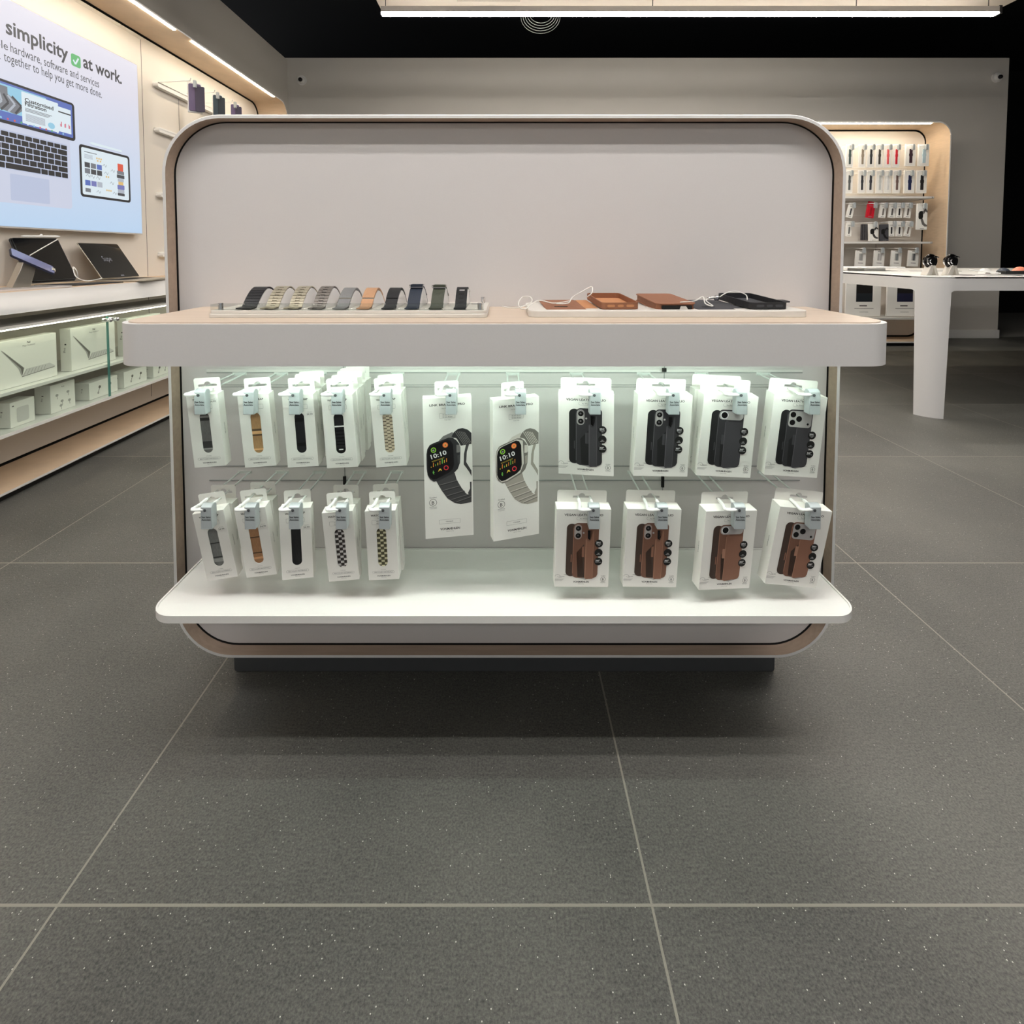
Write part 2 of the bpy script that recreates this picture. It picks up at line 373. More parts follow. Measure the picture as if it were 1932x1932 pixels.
# ------------------------------------------------------------------ hooks and security tags
def make_hook():
    t = thing('display_hook', '', 'hook')
    for s in (-1, 1):
        b = MB(); b.cyl((s*.0115, 0, 0), (s*.0115, .155, 0), .0017, WIRE, 8); b.build('rod', t)
    pts = [(.0115, .03, 0), (.0115, .004, 0), (.0108, -.001, 0), (.0085, -.004, 0), (.002, -.0065, .0005), (-.008, -.009, .001), (-.013, -.0085, .001), (-.0155, -.005, .0005), (-.0140, .003, 0), (-.0118, .014, 0), (-.0115, .035, 0)]
    b = MB(); b.tube([(p[0], p[1]-.006, p[2]) for p in pts], .0031, HOOKW, 8); b.build('front_loop', t)
    b = MB(); b.box(-.0145, .1535, -.003, .0145, .1555, .003, WIRE); b.build('mount', t)
    return t
def make_tag():
    t = thing('security_tag', '', 'security tag')
    b = MB(); prof = [(0, 0), (.018, 0), (.018, .040), (.0155, .0435), (.010, .0455), (.0045, .0445), (0, .041)]
    b.plate([(p[0], p[1]-.040) for p in prof], [], -.010, .010, TAG, 'x'); b.build('body', t, bevel=.0008)
    b = MB()
    b.text('See Sales', 0, -.0185, .0048, INK, 2, bold=True, fit=.0165); b.text('Associate', 0, -.0235, .0048, INK, 2, bold=True, fit=.0165)
    pr = b.build('printed_text', t, smooth=0)
    b = MB(); b.cyl((-.002, -.0008, -.0045), (-.002, .002, -.0045), .0026, DARK, 14); b.build('lock_hole', t)
    return t
HOOK0 = None; TAG0 = None
def put_hook(x, z, y_end, what, scale=1):
    """front of the hook at y_end"""
    global HOOK0, TAG0
    if HOOK0 is None: HOOK0 = make_hook(); TAG0 = make_tag(); h, t = HOOK0, TAG0
    else: h, t = copy_tree(HOOK0), copy_tree(TAG0)
    h.location = (x, y_end+.010, z); t.location = (x+.0115, y_end-.004, z+.004)
    h['label'] = 'white wire hook holding '+what; h['group'] = 'twin wire display hooks'
    t['label'] = 'grey security tag over '+what; t['group'] = 'grey security tags'
    return h, t

# ------------------------------------------------------------------ hanging boxes
def euro(cx, cz, s=1):
    """euro slot outline"""
    w_, h_ = .0165*s, .0028*s
    p = [(cx-w_, cz-h_*.6), (cx+w_, cz-h_*.6)]
    p += [(cx+w_+h_*.4*cos(a), cz+h_*sin(a)) for a in (-pi/4, 0, pi/4)]+[(cx+w_, cz+h_)]
    p += [(cx+.006*s*cos(a), cz+h_+.005*s*sin(a)) for a in [pi*i/8 for i in range(9)]]
    p += [(cx-w_, cz+h_)]+[(cx-w_-h_*.4*cos(a), cz+h_*sin(a)) for a in (pi/4, 0, -pi/4)]
    return p
def carton(t, w_, h_, d, win=None, tabw=.8, tabh=.026, side=None, cardm=None):
    """origin at the middle of the front top edge, front towards -y"""
    cm = cardm or CARD; x = w_/2; b = MB()
    holes = [win] if win else []
    b.plate(rrect(-x, -h_, x, 0, .0004, 1), holes, 0, .0008, cm)
    b.add([(-x, .0008, -h_), (x, .0008, -h_), (x, d, -h_), (-x, d, -h_), (-x, .0008, 0), (x, .0008, 0), (x, d, 0), (-x, d, 0)],
          [(0, 1, 2, 3), (4, 5, 6, 7), (1, 2, 6, 5), (2, 3, 7, 6), (3, 0, 4, 7)], cm)
    c = b.build('carton', t, smooth=0)
    b = MB(); tw = x*tabw
    b.plate(rrect(-tw, -.002, tw, tabh, (0, 0, .004, .004), 5), [euro(0, tabh*.42, min(1, w_/.05))], d, d+.0006, cm)
    b.build('hang_tab', t, smooth=0)
    if side:
        b = MB(Matrix.Rotation(pi/2, 4, 'Z') @ Matrix.Translation((d/2, -x, 0)))
        b.text('VONMÆHLEN', 0, -h_*.5, .0035, INK, 1, rot=-pi/2)
        b2 = MB(Matrix.Rotation(-pi/2, 4, 'Z') @ Matrix.Translation((-d/2, -x, 0)))
        b2.text('VONMÆHLEN', 0, -h_*.5, .0035, INK, 1, rot=pi/2)
        b.v += b2.v; n = len(b.v)-len(b2.v); b.f += [tuple(i+n for i in f) for f in b2.f]; b.m += b2.m
        b.build('side_print', c, smooth=0)
    return c
SM = {}
def strap_pack(style, label):
    t = thing('watch_strap_box', label, 'watch strap box', group='boxed watch straps hanging on the stand')
    w_, h_, d = .0575, .139, .023
    win = rrect(-.0090, -.112, .0090, -.034, .0089, 7)
    c = carton(t, w_, h_, d, win, .86, .026, side=True)
    b = MB()
    if style in SM: me = None
    z0, z1 = -.114, -.032; hw = .0094; yb = .0016
    if style in ('grey', 'tan', 'black', 'brown', 'slate', 'blackweave'):
        cols = {'grey': (118, 118, 116), 'tan': (188, 150, 106), 'black': (26, 27, 30), 'brown': (176, 132, 96), 'slate': (128, 130, 128), 'blackweave': (24, 25, 27)}
        c1 = cols[style]; m1 = mat('strap_'+style, c1, .45, metal=.35 if 'black' not in style else 0, noise=.22, nscale=420, bump=.3, stretch=(1, 1, .4))
        m2 = mat('strap_dk_'+style, tuple(int(v*.5) for v in c1), .5, metal=.2); m3 = mat('strap_lt_'+style, tuple(min(255, int(v*1.3)+12) for v in c1), .3, metal=.5)
        b.box(-hw, yb, z0, hw, yb+.002, z1, m1)
        bands = {'grey': [(-.044, -.041, m3), (-.050, -.044, m2), (-.103, -.090, m2), (-.106, -.103, m3)], 'tan': [(-.070, -.066, m2), (-.076, -.070, m3), (-.079, -.076, m2), (-.107, -.104, m3)],
                 'black': [(-.052, -.045, m2), (-.099, -.092, m2)], 'brown': [(-.060, -.058, m2), (-.092, -.090, m2), (-.104, -.100, m3)], 'slate': [(-.066, -.064, m2), (-.095, -.093, m2), (-.104, -.097, m3)], 'blackweave': []}[style]
        for (a, e, m) in bands: b.box(-hw, yb-.0004, a, hw, yb, e, m)
    elif style == 'sport':
        m1 = mat('strap_sport', (24, 24, 26), .5, noise=.05); m2 = mat('strap_sport_gap', (8, 8, 9), .7)
        b.box(-hw, yb+.001, z0, hw, yb+.002, z1, m2)
        b.box(-hw, yb, -.060, hw, yb+.001, z1, m1); b.box(-hw, yb-.0003, -.0612, hw, yb, -.0585, HOOKW)
        for k in range(6): b.box(-.0075, yb, -.068-k*.0066, .0075, yb+.001, -.0635-k*.0066, m1)
        b.box(-.004, yb-.0003, -.1055, .004, yb, -.1035, HOOKW)
    else:
        ca, cb = {'champagne': ((226, 212, 186), (92, 78, 60)), 'steelcheck': ((232, 228, 226), (60, 54, 52)), 'goldcheck': ((234, 230, 196), (92, 88, 66))}[style]
        m1 = mat('link_'+style, ca, .3, metal=.35); m2 = mat('linkdk_'+style, cb, .4, metal=.2)
        b.box(-hw, yb+.001, z0, hw, yb+.002, z1, m2); k = 0; z = z1; st = .0068 if style == 'champagne' else .0052
        while z > z0:
            for j, (x0, x1) in enumerate(((-.0090, -.0032), (-.0030, .0030), (.0032, .0090))):
                dz = st/2 if j == 1 and style == 'champagne' else 0
                m = m1 if (style == 'champagne' or (j+k) % 2 == 0) else m2
                b.box(x0, yb, z-st*.80-dz, x1, yb+.001, z-st*.06-dz, m)
            z -= st; k += 1
    b.build('strap', t, smooth=0)
    b = MB()
    b.text('WATCH STRAP', 0, -.0105, .0050, INK, 1, bold=True, fit=.036); b.text('For Watch', 0, -.0150, .003, INK_L)
    b.outline(-.0165, -.0270, .0165, -.0185, .0008, .0003, INK_L)
    b.text('42 mm  44 mm', 0, -.0220, .0026, INK, 1); b.text('46 mm  49 mm', 0, -.0256, .0026, INK, 1)
    b.text('CONTAINS', 0, -.1185, .0019, INK_L); b.outline(-.0205, -.1255, .0205, -.1208, .0022, .0003, INK_L)
    b.text('RECYCLED MATERIALS', 0, -.1242, .0026, INK, 1, fit=.034)
    b.text('VONMÆHLEN', 0, -.1320, .0031, INK, 1, bold=True, fit=.025); b.text('Modern Living', 0, -.1345, .0016, INK_L)
    b.build('printed_front', t, smooth=0)
    return t

def pro_pack(style, label):
    t = thing('link_bracelet_box', label, 'watch bracelet box', group='tall boxed link bracelets')
    w_, h_, d = .0905, .268, .022
    carton(t, w_, h_, d, None, .5, .026)
    dk, md_, lt = ((44, 44, 46), (66, 65, 66), (120, 118, 116)) if style == 'black' else ((116, 112, 106), (164, 158, 148), (214, 209, 200))
    D, M_, T = mat('pp_dk_'+style, dk, .5), mat('pp_md_'+style, md_, .5), mat('pp_lt_'+style, lt, .5)
    def q(x, y): return ((x-195-(y-370)*.0175)*.000194-.04525, -(y-370)*.0001985)
    def Q(*p): return [q(*a) for a in p]
    b = MB()
    b.text('LINK BRACELET PRO', 0, -.0148, .0056, INK, 1, bold=True, fit=.066); b.text('For Watch Ultra', 0, -.0208, .0030, INK_L)
    b.outline(-.0145, -.0385, .0145, -.0290, .0004, .0003, INK_L); b.text('44 mm  45 mm', 0, -.0330, .003, INK); b.text('46 mm  49 mm', 0, -.0370, .003, INK); b.text('Case Size', 0, -.0425, .003, INK_L)
    # bracelet
    b.flat(Q((335, 790), (390, 735), (480, 700), (500, 760), (440, 770)), T, 1)
    b.flat(Q((470, 745), (490, 705), (530, 675), (575, 668), (625, 685), (662, 720), (664, 826), (600, 832), (560, 838), (540, 800), (520, 765)), D, 2)
    for k in range(6): b.line(Q((505+k*18, 700-k*4+k*k*1.2), (590+k*14, 830-k*3)), .0011, T, 3)
    b.flat(Q((610, 828), (640, 826), (618, 900), (612, 1000), (662, 1085), (664, 1140), (640, 1095), (588, 1020), (590, 920)), M_, 2)
    b.flat(Q((648, 1195), (664, 1195), (664, 1360), (640, 1340), (630, 1300), (650, 1260)), M_, 2)
    b.flat(Q((320, 1160), (500, 1095), (520, 1165), (565, 1245), (610, 1305), (664, 1340), (664, 1395), (560, 1407), (500, 1390), (430, 1340), (375, 1260)), M_, 2)
    A = [(320, 1160), (352, 1215), (385, 1270), (425, 1325), (470, 1365), (520, 1390)]; B_ = [(505, 1110), (530, 1180), (560, 1235), (600, 1285), (640, 1325), (664, 1350)]
    for a, e in zip(A[1:], B_[1:]):
        b.line(Q(a, e), .0014, D, 3); b.line(Q((a[0]-4, a[1]-10), (e[0]-4, e[1]-10)), .0009, T, 3)
    # watch body
    b.flat(Q((230, 900), (238, 850), (262, 812), (300, 795), (440, 752), (480, 755), (515, 780), (545, 820), (556, 870), (552, 1000), (530, 1060), (490, 1100), (350, 1160), (300, 1168), (262, 1140), (240, 1100), (232, 1040)), D, 4)
    b.flat(Q((518, 825), (545, 825), (556, 850), (556, 885), (545, 900), (518, 900)), T, 5); b.flat(Q((525, 930), (548, 925), (550, 1000), (530, 1010)), M_, 5)
    if style != 'black': b.flat(Q((234, 900), (242, 855), (265, 818), (440, 760), (500, 780), (515, 1000), (480, 1085), (345, 1150), (290, 1155), (245, 1100)), T, 5)
    b.flat(Q((242, 900), (248, 860), (270, 828), (300, 812), (430, 770), (462, 780), (484, 820), (494, 1010), (480, 1060), (440, 1092), (330, 1140), (292, 1145), (262, 1120), (246, 1080)), mat('screen_black', (16, 16, 18), .3), 6)
    ro = .27
    b.text('10:10', *q(352, 928), .0118, INK_W, 8, rot=ro, bold=True, fit=.030)
    b.text('WORLD MODERATE', *q(342, 962), .0030, mat('amber', (220, 190, 70), .5), 8, rot=ro, fit=.024)
    for (x, y, r, c1, c2) in ((297, 862, 26, (150, 210, 70), (20, 24, 16)), (410, 820, 26, (236, 120, 60), (236, 150, 90)), (418, 1040, 24, (226, 60, 70), (20, 16, 18))):
        cx, cz = q(x, y); b.flat(circle(cx, cz, r*.000194, 18), mat('dial_%d' % x, c1, .5), 7); b.flat(circle(cx, cz, r*.00013, 16), mat('dialin_%d' % x, c2, .5), 8)
    b.text('40', *q(297, 870), .0038, INK_W, 9, rot=ro); b.flat(circle(*q(410, 820), .0013, 8), mat('leafg', (40, 110, 50), .5), 9)
    for k, hh in enumerate((10, 40, 18, 24, 34, 46, 28, 36)): b.line(Q((275+k*21, 1030-k*6.5), (275+k*21, 1030-k*6.5-hh)), .0013, mat('bar_%d' % (k % 3), ((230, 200, 70), (230, 140, 60), (120, 200, 90))[k % 3], .5), 8)
    b.line(Q((297, 1060), (292, 1080), (302, 1095)), .0012, mat('bar_2', (120, 200, 90), .5), 8); b.line(Q((292, 1078), (306, 1076)), .0012, mat('bar_2', (0, 0, 0)), 8)
    b.flat(Q((340, 1075), (352, 1045), (368, 1045), (378, 1068), (360, 1058)), mat('bar_0', (0, 0, 0)), 8)
    cx, cz = q(292, 1372); b.flat(circle(cx, cz, .0070, 28), INK, 1, [circle(cx, cz, .0063, 28)]); b.text('B', cx, cz-.0036, .0100, INK, 1)
    b.text('Certified', cx, cz+.0085, .0036, INK); b.line([(cx-.007, cz-.0088), (cx+.007, cz-.0088)], .0005, INK); b.text('Corporation', cx, cz-.012, .0026, INK_L)
    b.outline(-.0195, -.2415, .0205, -.2335, .0004, .0003, INK_L); b.text('TITANIUM', 0, -.2387, .0030, INK)
    b.text('VONMÆHLEN', .001, -.2535, .0056, INK, 1, bold=True, fit=.037); b.text('Modern Living', .001, -.2572, .0024, INK_L)
    b.build('printed_front', t, smooth=0)
    return t

def folio_pack(col, camt, label):
    t = thing('phone_folio_box', label, 'phone case box', group='boxed leather phone folios hanging on the stand')
    w_, h_, d = .1025, .155, .027
    carton(t, w_, h_, d, None, .93, .0235, side=True)
    pal = {'black': ((24, 24, 25), (46, 45, 48), (62, 60, 64), (88, 86, 90)), 'brown': ((66, 50, 42), (118, 82, 65), (138, 97, 78), (168, 124, 102))}[col]
    C0, C1, C2, C3 = [mat('fp_%s%d' % (col, i), c, .55) for i, c in enumerate(pal)]
    SIL = mat('camera_plate', (176, 172, 170), .4); LEN = mat('lens_black', (15, 15, 17), .15)
    def q(x, y): return ((x-105)*.0001085-.05125, -(y-400)*.0001145)
    def Q(*p): return [q(*a) for a in p]
    def rr(x0, y0, x1, y1, r, m, l):
        a = q(x0, y1); c = q(x1, y0); b.flat(rrect(a[0], a[1], c[0], c[1], r*.00011, 6), m, l)
    b = MB()
    b.text('Compatible with', 0, -.0075, .0024, INK_L); b.text('VEGAN LEATHER FOLIO', 0, -.0130, .0058, INK, 1, bold=True, fit=.073)
    b.outline(-.0135, -.0212, .0135, -.0152, .0028, .0003, INK_L); b.text('For iPhone', 0, -.0194, .0032, INK)
    b.flat(Q((250, 1535), (420, 1570), (640, 1625), (850, 1565), (700, 1560), (420, 1520)), mat('print_shadow', (176, 174, 172), .6), 1)
    dx = 0 if camt == 'dual' else -20
    rr(290+dx, 648, 470+dx, 1565, 85, C0, 2)
    rr(405+dx, 636, 850+dx, 1590, 80, C1, 3)
    if col == 'brown': b.flat(Q((420+dx, 900), (560+dx, 950), (600+dx, 1570), (430+dx, 1540)), C1, 4); b.flat(Q((470+dx, 1150), (600+dx, 1000), (620+dx, 1585), (500+dx, 1570)), C0, 4)
    else: b.flat(Q((480+dx, 1150), (620+dx, 1000), (625+dx, 1590), (500+dx, 1570)), C0, 4)
    rr(700+dx, 640, 850+dx, 1560, 60, C1, 4)
    b.line(Q((412+dx, 720), (412+dx, 1510)), .0009, C3, 5)
    rr(372+dx, 1180, 392+dx, 1315, 8, C2, 5)
    if camt == 'dual':
        b.flat(Q((625, 905), (650, 900), (665, 945), (700, 950), (725, 905), (735, 830), (760, 760), (760, 1605), (650, 1612), (625, 1590)), C2, 5)
        b.flat(Q((760, 700), (850, 700), (850, 1520), (820, 1575), (760, 1600)), C1, 5)
        b.flat(Q((655, 760), (730, 760), (725, 860), (700, 930), (660, 900)), LEN, 4)
        b.line(Q((760, 760), (762, 1600)), .0007, C3, 7); b.line(Q((632, 915), (632, 1595)), .0012, C3, 7)
        rr(565, 1040, 625, 1225, 12, C2, 6); b.line(Q((612, 1045), (612, 1220)), .0008, C0, 7)
        rr(422, 655, 552, 915, 64, SIL, 6); rr(432, 665, 542, 905, 54, C3, 7); rr(438, 671, 536, 899, 50, SIL, 8)
        for y in (725, 850): b.flat(circle(*q(490, y), .0050, 20), LEN, 9); b.flat(circle(*q(486, y-4), .0018, 10), mat('lens_grey', (80, 78, 80), .3), 10)
        b.flat(circle(*q(583, 803), .0018, 12), SIL, 7)
    elif camt == 'bar':
        b.flat(Q((520, 830), (545, 800), (575, 830), (830, 830), (830, 1500), (800, 1570), (560, 1610), (520, 1590)), C2, 5)
        b.line(Q((522, 840), (522, 1580)), .0010, C3, 7)
        rr(470, 1050, 520, 1210, 8, C3 if col == 'brown' else C2, 6)
        rr(400, 655, 820, 800, 68, SIL, 6); b.flat(circle(*q(490, 725), .0060, 20), LEN, 8); b.flat(circle(*q(490, 725), .0074, 20), INK_W, 7)
    else:
        b.flat(Q((570, 930), (600, 925), (615, 880), (830, 880), (830, 1500), (800, 1570), (590, 1612), (560, 1590)), C2, 5)
        b.line(Q((574, 940), (566, 1590)), .0010, C3, 7)
        rr(520, 1050, 568, 1220, 8, C3 if col == 'brown' else C2, 6)
        rr(410, 655, 815, 925, 55, SIL, 6)
        for x, y, r in ((480, 720, .0054), (480, 850, .0054), (590, 785, .0056), (755, 865, .0022)): b.flat(circle(*q(x, y), r, 18), LEN, 8)
    ox = 0 if camt != 'pro' else 35
    for y, l1, l2, l3 in ((985, '2IN1', 'MAGNETIC', 'CASE'), (1143, '', 'USER', 'FRIENDLY'), (1298, '360°', 'PROTECTION', '')):
        cx, cz = q(856, y+ox*1.7); b.flat(circle(cx, cz, .0076, 28), BLACK, 8)
        if l1: b.text(l1, cx-.001, cz+.0004, .0046, INK_W, 9, bold=True)
        b.text(l2, cx, cz-.0020, .0018, INK_W, 9)
        if l3: b.text(l3, cx, cz-.0042, .0018, INK_W, 9)
    ax, az = q(190, 1570)
    b.line([(ax-.004+.0048*cos(a), az+.0040*sin(a)) for a in [pi*i/10 for i in range(11)]], .0004, INK_L)
    b.line([(ax-.004, az), (ax-.001, az-.002), (ax+.004, az-.0015)], .0004, INK_L); b.text('Ocean', ax+.0045, az-.0012, .0036, INK_L, 1, rot=.05)
    for k in range(3): b.line([(ax-.009, az-.0052-k*.0016), (ax+.009-k*.002, az-.0052-k*.0016)], .0004, INK_L)
    bx, bz = q(953, 1615); b.flat(circle(bx, bz, .0048, 24), INK, 1, [circle(bx, bz, .0043, 24)]); b.text('B', bx, bz-.0024, .0066, INK)
    b.text('Certified', bx, bz+.0060, .0024, INK); b.text('Corporation', bx, bz-.0078, .0018, INK_L); b.line([(bx-.0048, bz-.0056), (bx+.0048, bz-.0056)], .0004, INK)
    b.text('VONMÆHLEN', -.001, -.1462, .0046, INK, 1, bold=True, fit=.030); b.text('Modern Living', -.001, -.1492, .0020, INK_L)
    b.build('printed_front', t, smooth=0)
    return t

def hang(t, top, bot, ytop, Yt, h_, yaw, pitch):
    p = at(top, ytop, Yt); dx = (bot-top)/1000*Yt
    t.location = p; t.rotation_euler = (R(pitch), -math.asin(max(-1, min(1, dx/h_))), R(yaw))
def behind(t, n, step, dx, label_fmt, rolls=(0, 0, 0, 0)):
    for k in range(1, n+1):
        c = copy_tree(t); c.location = t.location+Vector((dx*k, step*k+.003, .0005*k)); e = t.rotation_euler
        c.rotation_euler = (e[0]*.3, e[1]*.5+R(rolls[(k-1) % len(rolls)]), e[2]*.4+R(rolls[k % len(rolls)]))
        c['label'] = label_fmt[k-1]

def price(t, x, z, s='54.99'):
    b = MB(); b.rect(x-.009, z-.005, x+.009, z+.005, CARD, 3, .0008); b.text('Was 64.99', x, z+.0018, .0018, INK_L, 4); b.text(s, x, z-.0034, .0050, INK, 4, bold=False)
    tag(b.build('price_sticker', t, smooth=0), 'white price sticker with dark digits')
UP = [(-.5645, 'the grey woven strap box, upper row left end'), (-.476, 'gold tan strap box on the upper row'), (-.393, 'plain black strap boxes on the upper row'),
      (-.316, 'black sport strap boxes on the upper row'), (-.228, 'champagne link strap boxes on the upper row'), (-.1085, 'tall black link bracelet box'), (.0175, 'tall silver link bracelet box'),
      (.153, 'black folio box beside the silver bracelet box'), (.296, 'second black folio box of the upper row'), (.419, 'black folio box with single camera bar'), (.551, 'black folio box with three lenses')]
for x, wt in UP: put_hook(x, .743, .953, wt)
LO = [(-.558, 'the grey strap boxes, lower row left end'), (-.478, 'light brown strap boxes on the lower row'), (-.397, 'black woven strap box on the lower row'),
      (-.311, 'steel checkered link strap boxes on the lower row'), (-.232, 'pale gold checkered link strap boxes on the lower row'), (.153, 'brown folio box nearest the empty shelf middle'), (.278, 'second brown folio box, twin camera'),
      (.420, 'brown folio box with single camera bar'), (.558, 'brown folio box with three lenses')]
for x, wt in LO: put_hook(x, .530, .953, wt)

def sp(style, label, top, bot, yt, Yt, yaw, pitch=3, n=0, step=.0255, dx=0, bl=(), rolls=(0,), pr=None):
    t = strap_pack(style, label); hang(t, top, bot, yt, Yt, .139, yaw, pitch)
    if n: behind(t, n, step, dx, bl, rolls)
    if pr: price(t, *pr)
sp('grey', 'white box with grey woven watch strap, leftmost of the upper row', 380.5, 389, 745, .972, 2, pr=(.019, -.012))
sp('tan', 'white box with gold tan mesh watch strap, second of the upper row', 477, 485.5, 745, .972, 2)
sp('black', 'front white box with plain black watch strap on the upper row', 561, 567, 745, .972, 1, n=2, bl=('white strap box just behind the front plain black strap box', 'rearmost white strap box behind the plain black strap box'), rolls=(1, -1), pr=(.020, -.036))
sp('sport', 'front white box with notched black sport strap and white keeper, upper row', 635, 642, 746, .968, 1, n=4, step=.028, bl=('white strap box second in line behind the black sport strap box', 'white strap box third in line behind the black sport strap box',
   'white strap box fourth in line behind the black sport strap box', 'rearmost white strap box on the black sport strap hook'), rolls=(-2, 1, -1, 2))
sp('champagne', 'front white box with champagne link watch strap, rightmost narrow box of the upper row', 727, 736, 745, .975, 1, n=1, bl=('white strap box behind the champagne link strap box',), rolls=(-1, 1))
sp('slate', 'front white box with grey strap, leftmost of the lower row', 392, 411, 966, .975, 3, 5, n=1, step=.03, bl=('white strap box behind the leftmost grey strap box of the lower row',), rolls=(3, -2), pr=(.018, -.036))
sp('brown', 'front white box with light brown strap, second of the lower row', 471, 486, 960, .975, 2, 5, n=1, step=.03, bl=('white strap box behind the light brown strap box of the lower row',), rolls=(2, -1), pr=(.019, -.036))
sp('blackweave', 'white box with solid black woven strap, turned slightly, middle of the lower row', 556, 558.5, 960, .980, 8, 2, pr=(.020, -.036))
sp('steelcheck', 'front white box with steel and dark checkered link strap, lower row', 636, 645, 966, .972, 2, 4, n=1, step=.03, bl=('white strap box behind the steel checkered link strap box',), rolls=(2, -1))
sp('goldcheck', 'front white box with pale gold checkered link strap, lower row', 717, 721, 964, .972, 1, 4, n=1, step=.03, bl=('white strap box behind the pale gold checkered link strap box',), rolls=(-2, 2))
t = pro_pack('black', 'tall white box picturing a black smartwatch with black link bracelet'); hang(t, 843.5, 847.5, 750.5, .975, .268, 8, 1)
t = pro_pack('silver', 'tall white box picturing a silver smartwatch with silver link bracelet, turned to the side'); hang(t, 974, 976.5, 752, .975, .268, 17, 1)
def fp(col, camt, label, top, bot, yt, Yt, yaw, pitch=2, n=0, bl=()):
    t = folio_pack(col, camt, label); hang(t, top, bot, yt, Yt, .155, yaw, pitch)
    if n: behind(t, n, .031, -.004, bl, (1, -1))
fp('black', 'dual', 'white box picturing a black folio with twin camera, nearest the silver bracelet box', 1105.5, 1106.5, 743.5, .972, -8)
fp('black', 'dual', 'white box picturing a black folio with twin camera, second folio of the upper row', 1256, 1250, 745.5, .968, 3)
fp('black', 'bar', 'front white box picturing a black folio with a single lens camera bar, upper row', 1380, 1370, 746.5, .968, 2, n=1, bl=('white folio box tucked behind the black single lens folio box',))
fp('black', 'pro', 'white box picturing a black folio with three camera lenses, rightmost of the upper row', 1511.5, 1498, 746.5, .972, 3)
fp('brown', 'dual', 'white box picturing a brown folio with twin camera, leftmost folio of the lower row', 1102, 1099, 961, .972, 1, 3)
fp('brown', 'dual', 'white box picturing a brown folio with twin camera, second folio of the lower row', 1235, 1229.7, 961, .972, 2, 3)
fp('brown', 'bar', 'white box picturing a brown folio with a single lens camera bar, lower row', 1381, 1373, 964, .968, 8, 3)
fp('brown', 'pro', 'white box picturing a brown folio with three camera lenses, leaning, rightmost of the lower row', 1521.6, 1500.5, 960.5, .968, 4, 4)

# ================================================================== things on the counter
CT = .8825
TRAY = mat('tray_white', (216, 211, 203), .4, noise=.02)
x0, x1 = -.536, -.032
tr = thing('display_tray', 'white tray with a clear acrylic front bar carrying ten watch straps', 'display tray', ((x0+x1)/2, 1.04, CT)); hx = (x1-x0)/2
b = MB(); b.plate(rrect(-hx, -.085, hx, .085, (.004, .016, .016, .016), 6), [], 0, .0075, TRAY, 'z'); b.build('tray_base', tr, bevel=.001)
b = MB(); b.plate(rrect(-hx+.0012, -.083, hx-.001, .085, (.004, .015, .015, .015), 6), [], .0075, .0135, TRAY, 'z'); b.build('tray_top', tr, bevel=.001)
b = MB(); b.plate(rrect(-hx+.0015, -.083, hx-.006, -.058, .003, 4), [], .0137, .0245, ACRYL, 'z'); b.build('acrylic_bar', tr, bevel=.0006)
for sx in (-hx+.015, hx-.013):
    for sy in (-.070, .060):
        if sx < 0 and sy > 0: continue
        b = MB(); b.cyl((sx, sy, .0136), (sx, sy, .0262), .0045, CHROME, 16); b.build('bolt', tr)
b = MB(); b.plate(rrect(hx-.036, .035, hx-.012, .043, .004, 5), [], .0135, .0145, mat('slot_shadow', (120, 118, 114), .6), 'z'); b.build('tray_slot', tr)
HOLD = mat('holder_white', (228, 226, 224), .4, noise=.02)
straps = [(465, .0275, 'link', (34, 35, 38), .039, 'black link watch strap, leftmost on the tray'), (508.6, .0245, 'brick', (176, 168, 148), .040, 'sand titanium link watch strap beside the black link strap'),
 (552.6, .0245, 'brick', (178, 170, 150), .040, 'sand titanium link watch strap beside the dark steel link strap'), (598, .0245, 'brick', (132, 126, 120), .040, 'dark steel link watch strap with bright edges, fourth on the tray'),
 (643, .023, 'loop', (128, 128, 128), .035, 'grey mesh loop watch strap on the tray'), (687.5, .0225, 'loop', (188, 146, 112), .035, 'copper orange mesh loop watch strap on the tray'),
 (734, .0225, 'loop', (30, 31, 33), .035, 'black mesh loop watch strap on the tray'), (777.5, .0235, 'weave', (36, 44, 58), .040, 'navy woven watch strap with raised wire buckle on the tray'),
 (822.5, .0235, 'weave', (66, 70, 58), .039, 'olive green woven watch strap with wire buckle on the tray'), (868, .0215, 'sport', (20, 21, 24), .038, 'black notched sport strap, rightmost on the tray')]
